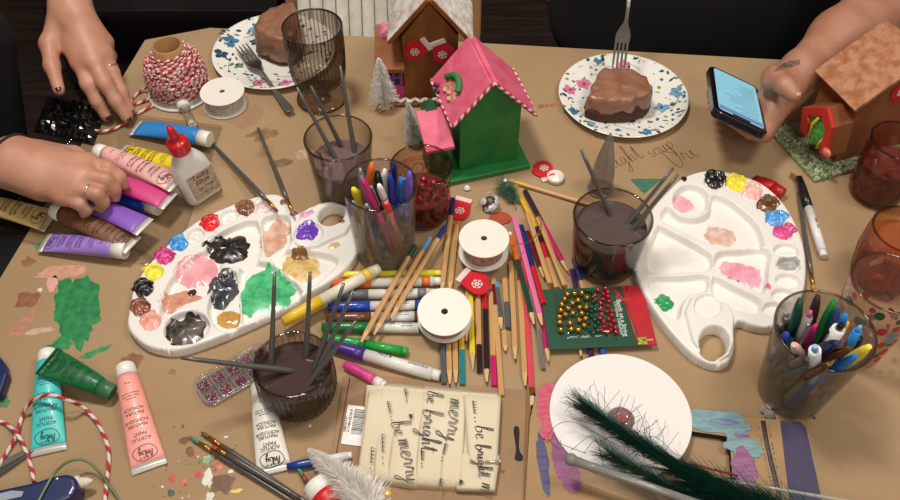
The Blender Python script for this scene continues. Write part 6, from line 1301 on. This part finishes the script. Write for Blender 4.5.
# ------------------------------------------------------------------ phone
NL = Vector((.355, .895, .125)); ax_ = Vector((.067, -.020, -.023)); by_ = Vector((.028, .140, -.039)); X = ax_.normalized(); Y = (by_ - X * X.dot(by_)).normalized(); Zn = X.cross(Y); M = Matrix((X, Y, Zn)).transposed().to_4x4(); M.translation = NL + (ax_ + by_) / 2
t = thing('smartphone', 'smartphone in a black case held over the table, bright screen', 'phone', M); wp, hp = .074, .150
out = [(x, y) for x, y in rrect(wp + .006, hp + .006, .011)]
mb = MB(); mb.prism(out, -.0125, -.0005); obj('phone_case', mb, mat((22, 20, 22), .25, coat=.3), t, bevel=.0022, seg=3)
mb = MB(); mb.prism([(x, y) for x, y in rrect(wp, hp, .009)], -.001, .0004); obj('phone_body', mb, mat((12, 12, 14), .15, coat=.5), t)
mb = MB(); mb.prism([(x, y) for x, y in rrect(wp - .006, hp - .010, .006)], .0004, .0007); obj('screen', mb, mat((60, 100, 112), .25, emit=((150, 206, 220), .85)), t)
mb = MB(); rb = random.Random(4)
for k in range(12):
    y = hp * .30 - k * .0085; xw = rb.uniform(.018, .050); x1_ = .028; mb.box((x1_ - xw / 2, y, .0008), (xw, .0016, .0002))
obj('screen_text', mb, mat((70, 120, 140), .4, emit=((90, 140, 160), .5)), t)
mb = MB(); mb.box((0, -hp / 2 + .014, .0008), (wp - .008, .012, .0002)); obj('screen_bar', mb, mat((60, 80, 110), .4, emit=((120, 150, 190), .7)), t)
mb = MB(); mb.box((0, -hp / 2 + .006, .0008), (.026, .004, .0003)); obj('screen_notch', mb, mat((10, 10, 12), .3), t)
# ------------------------------------------------------------------ people
def skin(c=(198, 142, 108)):
    return mat(c, .48, rgb2=(int(c[0] * .95), int(c[1] * .91), int(c[2] * .90)), scale=28, bump=.12, bscale=500)
SKIN1, SKIN2 = skin((198, 146, 120)), skin((180, 128, 102))
BLACK = mat((17, 16, 18), .85, var=.1, scale=30, bump=.3, bscale=60); TROUS = mat((22, 22, 28), .85)
V = Vector
def head_caps(c, fwd):
    """skull, jaw, nose, ears, lips and neck stub around the head centre c, looking along fwd"""
    f = V(fwd).normalized(); r = f.cross(V((0, 0, 1))).normalized(); u = r.cross(f); P = lambda a, b, d: c + f * a + r * b + u * d
    L = [(P(-.02, 0, .03), P(.025, 0, .03), .080, .076, .0), (P(.03, 0, .0), P(.045, 0, -.06), .062, .042, .03), (P(.05, 0, -.075), P(.058, 0, -.080), .024, .020, .02), (P(.092, 0, .02), P(.106, 0, -.016), .009, .013, .012),
         (P(.088, -.018, -.045), P(.088, .018, -.045), .009, .009, .006), (P(.080, -.034, .022), P(.080, .034, .022), .016, .016, .02)]
    for s in (-1, 1): L += [(P(-.005, s * .078, .010), P(.0, s * .080, -.022), .012, .008, .006), (P(.070, s * .030, -.012), P(.05, s * .050, -.02), .022, .02, .02)]
    return L, P
def face_parts(P, t, hair_m, long_hair, skin_m):
    for s in (-1, 1):
        mb = MB(); mb.ball(P(.084, s * .031, .006), .0105, 14); e = obj('eye', mb, mat((232, 228, 222), .2), t); mb = MB(); mb.ball(P(.0915, s * .031, .006), .0048, 12); obj('iris', mb, mat((58, 40, 30), .15), e)
        mb = MB(); mb.tube([P(.094, s * .018, .027), P(.094, s * .033, .031), P(.084, s * .050, .025)], .0028, 6); obj('eyebrow', mb, hair_m, t)
    caps = [(P(-.03, 0, .045), P(.012, 0, .062), .092, .082, .0), (P(-.06, -.03, -.02), P(-.06, .03, -.02), .065, .065, .03)]
    if long_hair:
        for s in (-1, 1): caps += [(P(-.03, s * .07, .01), P(-.05, s * .085, -.16), .034, .026, .03)]
        caps.append((P(-.07, 0, -.02), P(-.085, 0, -.2), .07, .05, .03))
    o = obj('hair', caps_mesh('hair', caps, .006, hair_m), None, t)
    return o
_obj = obj
def obj(name, mb, mats, parent=None, **k):
    return _obj(name, mb, mats, parent, **k)
Wz = lambda p: W(p[0], p[1], p[2])
def finger(pts, k=.004): return chain([(Wz(p), p[3]) for p in pts], k)
# person at the left end of the table, both hands among the paint tubes
t = thing('person', 'person in a black top at the left, both hands reaching over the paint tubes', 'person', (-.86, 1.0, FLOOR_Z)); o0 = V(t.location)
hip, chest, neck = V((-.92, 1.00, -.24)), V((-.82, 1.03, .16)), V((-.78, 1.02, .30)); headc = V((-.71, 1.0, .47))
shL, shR = V((-.80, 1.22, .22)), V((-.82, .80, .22)); elL, elR = V((-.74, 1.50, .14)), V((-.86, .70, .055))
wrL, wrR = Wz((68, 0, .125)), Wz((8, 160, .072))
body = [(hip, V((-.86, 1.01, -.02)), .135, .125, .0), (V((-.86, 1.01, -.02)), chest, .125, .130, .08), (shL + V((0, -.05, -.01)), shR + V((0, .05, -.01)), .062, .062, .06), (chest, neck, .09, .055, .06), (neck, headc + V((-.01, 0, -.06)), .052, .050, .03)]
hc, HP = head_caps(headc, (.75, .05, -.55)); body += [(c[0], c[1], c[2], c[3], c[4] if c[4] else .02) for c in hc]
body += [(shL, elL, .050, .042, .03), (elL, wrL.lerp(elL, .35), .043, .036, .02), (wrL.lerp(elL, .35), wrL, .036, .0255, .015), (shR, elR, .050, .042, .03), (elR, wrR.lerp(elR, .4), .043, .038, .02), (wrR.lerp(elR, .4), wrR, .038, .027, .015)]
for s in (-1, 1):
    h_, k_, a_, f_ = V((-.90, 1.0 + s * .09, -.27)), V((-.50, 1.0 + s * .13, -.24)), V((-.56, 1.0 + s * .12, -.66)), V((-.42, 1.0 + s * .14, -.715))
    body += [(h_, k_, .085, .060, .04), (k_, a_, .056, .038, .02), (a_ + V((-.03, 0, -.035)), f_, .034, .026, .02)]
# left hand (far), fingers down on the twine
P1 = {'i': (80, 62, .074, .0118), 'm': (94, 62, .078, .0118), 'r': (104, 54, .078, .0112), 'p': (105, 42, .078, .0100)}
body += [(wrL, Wz((66, 14, .115)), .026, .022, .012), (wrL + V((.012, 0, 0)), Wz((78, 14, .118)), .022, .020, .012)]
for k in 'imrp': body.append((Wz((70, 10, .116)), Wz(P1[k][:3]), .021, P1[k][3] * 1.32, .016))
body += [(Wz((60, 22, .104)), Wz((80, 44, .078)), .017, .013, .012), (Wz((56, 36, .094)), Wz((76, 52, .078)), .013, .012, .016)]
body += finger([P1['i'], (88, 84, .058, .0112), (97, 101, .036, .0100), (106, 116, .014, .0086)], .006) + finger([P1['m'], (105, 83, .062, .0114), (116, 101, .038, .0102), (127, 118, .014, .0086)], .006)
body += finger([P1['r'], (112, 72, .060, .0106), (121, 92, .038, .0096), (130, 111, .016, .0082)], .006) + finger([P1['p'], (110, 56, .050, .0094), (110, 66, .030, .0084), (104, 76, .020, .0072)], .006)
body += chain([(Wz((58, 24, .106)), .0155), (Wz((49, 44, .092)), .0135), (Wz((52, 66, .078)), .0112), (Wz((59, 90, .066)), .0086)], .008)
# right hand (near), picking up a tube
P2 = {'i': (88, 163, 0.079, .0112), 'm': (86, 176, 0.081, .0112), 'r': (76, 188, 0.077, .0105), 'p': (62, 197, 0.069, .0095)}
for k in 'imrp': body.append((Wz((16, 163, 0.081)), Wz(P2[k][:3]), .024, P2[k][3] * 1.3, .016))
body += [(Wz((16, 154, 0.077)), Wz((60, 160, 0.073)), .024, .018, .015), (Wz((10, 172, 0.077)), Wz((40, 186, 0.071)), .022, .018, .015)]
body += finger([P2['i'], (108, 168, 0.077, .0100), (119, 177, 0.065, .0090), (124, 185, 0.052, .0076)]) + finger([P2['m'], (106, 180, 0.077, .0102), (114, 189, 0.063, .0092), (115, 197, 0.051, .0078)])
body += finger([P2['r'], (97, 194, 0.073, .0098), (103, 202, 0.059, .0088), (101, 208, 0.048, .0076)]) + finger([P2['p'], (80, 204, 0.063, .0088), (86, 210, 0.052, .0078), (84, 214, 0.045, .0068)])
body += chain([(Wz((40, 152, 0.069)), .017), (Wz((74, 156, 0.062)), .0130), (Wz((94, 166, 0.057)), .0108), (Wz((108, 178, 0.052)), .0085)], .008)
sh = lambda caps: [(V(a) - o0, V(b) - o0, ra, rb, k) for a, b, ra, rb, k in caps]
_obj('body', caps_mesh('body', sh(body), .0038, SKIN1), None, t)
top = [(hip, V((-.86, 1.01, -.02)), .150, .140, .0), (V((-.86, 1.01, -.02)), chest, .140, .146, .08), (shL + V((0, -.05, -.01)), shR + V((0, .05, -.01)), .074, .074, .06), (chest, neck + V((0, 0, -.05)), .100, .066, .06), (shL, shL.lerp(elL, .75), .066, .058, .03), (shR, shR.lerp(elR, .75), .066, .058, .03), (V((-.80, 1.06, -.05)), V((-.76, 1.12, .06)), .11, .08, .05)]
_obj('black_top', caps_mesh('top', sh(top), .008, BLACK), None, t)
tr = []
for s in (-1, 1):
    h_, k_, a_ = V((-.90, 1.0 + s * .09, -.27)), V((-.50, 1.0 + s * .13, -.24)), V((-.56, 1.0 + s * .12, -.64)); tr += [(h_, k_, .098, .072, .03), (k_, a_, .068, .052, .02)]
tr += [(V((-.92, .94, -.26)), V((-.92, 1.06, -.26)), .13, .13, .04)]
_obj('trousers', caps_mesh('trousers', sh(tr), .009, TROUS), None, t)
face_parts(lambda a, b, d: HP(a, b, d) - o0, t, mat((48, 32, 24), .5, bump=.4, bscale=200), True, SKIN1)
def band(c, ax, R, r, m, name, par, oo, flat=1.0):
    ax = V(ax).normalized(); u = ax.orthogonal().normalized(); w = ax.cross(u); mb = MB(); mb.tube([c - oo + (u * math.cos(a) + w * math.sin(a)) * R for a in [i / 30 * 2 * PI for i in range(31)]], r, 6, cap=False); return _obj(name, mb, m, par)
from mathutils.bvhtree import BVHTree
bm_ = [o for o in t.children if o.name.startswith('body')][0].data
bv = BVHTree.FromPolygons([tuple(v.co + o0) for v in bm_.vertices], [tuple(p.vertices) for p in bm_.polygons])
def worn(c, ax, r, m, name):
    """a band that follows the skin all the way round"""
    ax = V(ax).normalized(); u = ax.orthogonal().normalized(); w = ax.cross(u); P = []
    for i in range(40):
        d = u * math.cos(i / 40 * 2 * PI) + w * math.sin(i / 40 * 2 * PI); h_ = bv.ray_cast(c + d * .075, -d)
        if h_[0] is not None: P.append(h_[0] + d * r * .5 - o0)
    P.append(P[0]); mb = MB(); mb.tube(P, r, 8, cap=False); return _obj(name, mb, m, t)
worn(Wz((13, 157, .079)), Wz((40, 164, .079)) - Wz((5, 154, .079)), .0022, mat((40, 28, 26), .7), 'hair_tie')
worn(wrL.lerp(elL, .05), elL - wrL, .0018, mat((176, 146, 110), .3, .6), 'bracelet')
a_, b_ = Wz((76, 188, .077)), Wz((97, 194, .073)); band(a_.lerp(b_, .62), b_ - a_, .0104, .0015, mat((216, 206, 190), .2, .8), 'ring', t, o0)
a_, b_ = Wz(P1['r'][:3]), Wz((112, 72, .060)); band(a_.lerp(b_, .75), b_ - a_, .0114, .0013, mat((206, 186, 130), .2, .9), 'ring', t, o0)
NAIL = mat((70, 34, 34), .25, coat=.4)
for p, q in (((106, 116, .014), (97, 101, .036)), ((127, 118, .014), (116, 101, .038)), ((59, 90, .066), (52, 66, .078)), ((130, 111, .016), (121, 92, .038))):
    a_, b_ = Wz(p), Wz(q); d_ = (a_ - b_).normalized(); upv = (V((0, 0, 1)) - d_ * d_.z).normalized(); mb = MB(); M_ = Matrix.Translation(a_ - o0 + upv * .0058 + d_ * .001) @ frame((0, 0, 0), d_, upv).to_3x3().to_4x4(); mb.ball((0, 0, 0), .0058, 10, 0, M_, (1.05, .85, .42)); _obj('fingernail', mb, NAIL, t)
# person across the table holding the phone
t = thing('person', 'person in a black shirt behind the table holding the phone in one hand', 'person', (.46, 1.45, FLOOR_Z)); o0 = V(t.location)
hip, chest, neck = V((.46, 1.50, -.24)), V((.46, 1.44, .16)), V((.46, 1.41, .31)); headc = V((.45, 1.36, .48))
shL, shR = V((.68, 1.40, .22)), V((.25, 1.42, .22)); elL, elR = Wz((885, 4, .105)), V((.20, 1.50, -.06)); wrL = Wz((801, 70, .092)); wrR = V((.36, 1.34, -.14))
body = [(hip, V((.46, 1.47, -.02)), .15, .14, .0), (V((.46, 1.47, -.02)), chest, .14, .14, .08), (shL + V((-.05, 0, -.01)), shR + V((.05, 0, -.01)), .066, .066, .06), (chest, neck, .09, .058, .06), (neck, headc + V((0, .01, -.06)), .055, .052, .03)]
hc, HP = head_caps(headc, (-.1, -.75, -.55)); body += [(c[0], c[1], c[2], c[3], c[4] if c[4] else .02) for c in hc]
body += [(shL, elL, .056, .048, .03), (elL, wrL.lerp(elL, .45), .048, .043, .02), (wrL.lerp(elL, .45), wrL, .043, .0275, .02), (shR, elR, .056, .046, .03), (elR, wrR, .045, .028, .02), (wrR, V((.42, 1.30, -.15)), .028, .026, .02)]
for k in range(4): body += chain([(V((.42, 1.30 - .012 + k * .016, -.155)), .010), (V((.46, 1.285 - .012 + k * .017, -.165)), .009), (V((.485, 1.29 - .012 + k * .017, -.178)), .008)], .004)
body += chain([(V((.39, 1.31, -.14)), .014), (V((.43, 1.27, -.13)), .011), (V((.455, 1.262, -.14)), .009)], .006)
for s in (-1, 1):
    h_, k_, a_, f_ = V((.46 + s * .10, 1.50, -.27)), V((.46 + s * .14, 1.12, -.24)), V((.46 + s * .13, 1.16, -.66)), V((.46 + s * .15, 1.02, -.715)); body += [(h_, k_, .09, .062, .04), (k_, a_, .058, .04, .02), (a_ + V((0, .03, -.035)), f_, .034, .026, .02)]
Q = lambda x, y, z: M @ V((x, y, z))                                   # phone space: x right, y up the phone, z out of the screen
body += [(wrL, Wz((782, 88, .078)), .0265, .026, .014), (wrL, Wz((774, 102, .070)), .024, .022, .014), (Wz((786, 84, .080)), Q(.056, -.012, -.026), .024, .015, .014), (Wz((782, 92, .074)), Q(.042, .040, -.032), .020, .014, .012)]
for k, y in enumerate((.046, .028, .010, -.008)): body += chain([(Q(.040, y - .008, -0.0310), .0115), (Q(.012, y, -0.0290), .0098), (Q(-.008, y + .004, -0.0280), .0088), (Q(-.022, y + .006, -0.0265), .0076)], .004)
body += chain([(Wz((788, 80, .090)), .019), (Wz((773, 80, .112)), .0155), (Wz((775, 76, .118)), .0135), (Wz((785, 86, .124)), .0125), (Wz((794, 95, .122)), .0105)], .008)
_obj('body', caps_mesh('body', sh(body), .0038, SKIN2), None, t)
top = [(hip, V((.46, 1.47, -.02)), .185, .180, .0), (V((.46, 1.47, -.02)), chest, .18, .17, .08), (V((.34, 1.46, -.1)), V((.34, 1.44, .16)), .15, .13, .06), (V((.60, 1.46, -.1)), V((.60, 1.44, .16)), .15, .13, .06), (shL + V((-.05, 0, -.01)), shR + V((.05, 0, -.01)), .084, .084, .06), (chest, neck + V((0, 0, -.06)), .11, .07, .06), (shL, shL.lerp(elL, .45), .078, .072, .03), (shR, shR.lerp(elR, .6), .076, .068, .03)]
_obj('black_shirt', caps_mesh('top', sh(top), .008, BLACK), None, t)
tr = []
for s in (-1, 1):
    h_, k_, a_ = V((.46 + s * .10, 1.50, -.27)), V((.46 + s * .14, 1.12, -.24)), V((.46 + s * .13, 1.16, -.64)); tr += [(h_, k_, .105, .074, .03), (k_, a_, .07, .054, .02)]
tr += [(V((.38, 1.5, -.27)), V((.54, 1.5, -.27)), .14, .14, .04)]
_obj('trousers', caps_mesh('trousers', sh(tr), .009, TROUS), None, t)
face_parts(lambda a, b, d: HP(a, b, d) - o0, t, mat((30, 22, 18), .5, bump=.4, bscale=200), False, SKIN2)
a_, b_ = Wz((794, 95, .122)), Wz((785, 86, .124)); d_ = (a_ - b_).normalized(); upv = (V((0, 0, 1)) - d_ * d_.z).normalized(); mb = MB(); mb.ball((0, 0, 0), .0066, 10, 0, Matrix.Translation(a_ - o0 + upv * .0062 + d_ * .002) @ frame((0, 0, 0), d_, upv).to_3x3().to_4x4(), (1.05, .85, .45)); _obj('fingernail', mb, mat((232, 170, 160), .3, coat=.3), t)
# leaf-like tattoo on the wrist, a thin skin-hugging mark
bm_ = [o for o in t.children if o.name.startswith('body')][0].data
bv = BVHTree.FromPolygons([tuple(v.co + o0) for v in bm_.vertices], [tuple(p.vertices) for p in bm_.polygons])
up_, lo_ = smooth_open([(774, 70.5, 0), (781, 65, 0), (788, 61.5, 0), (795, 60.5, 0), (800, 59, 0)], 4), smooth_open([(774, 71.5, 0), (782, 69.5, 0), (788, 68, 0), (793, 66.5, 0), (800, 64, 0)], 4)
O_ = V((0, 0, CAM_H)); vs = []; fs = []
for a_, b_ in zip(up_, lo_):
    for i in range(5):
        p = a_.lerp(b_, i / 4); x = (p.x - 450) / F_PX; y = (250 - p.y) / F_PX; r_ = V((x, _c + y * _s, -_s + y * _c)).normalized(); hit = bv.ray_cast(O_, r_)
        if hit[0] is None: hit = bv.find_nearest(wrL)
        vs.append(hit[0] + hit[1] * .0005 - o0)
n_ = len(up_)
mb = MB(); mb.add(vs, [(k * 5 + i, k * 5 + i + 1, k * 5 + i + 6, k * 5 + i + 5) for k in range(n_ - 1) for i in range(4) if (k * 3 + i) % 7])
_obj('wrist_tattoo', mb, mat((84, 72, 62), .6, rgb2=(120, 92, 74), scale=160), t)
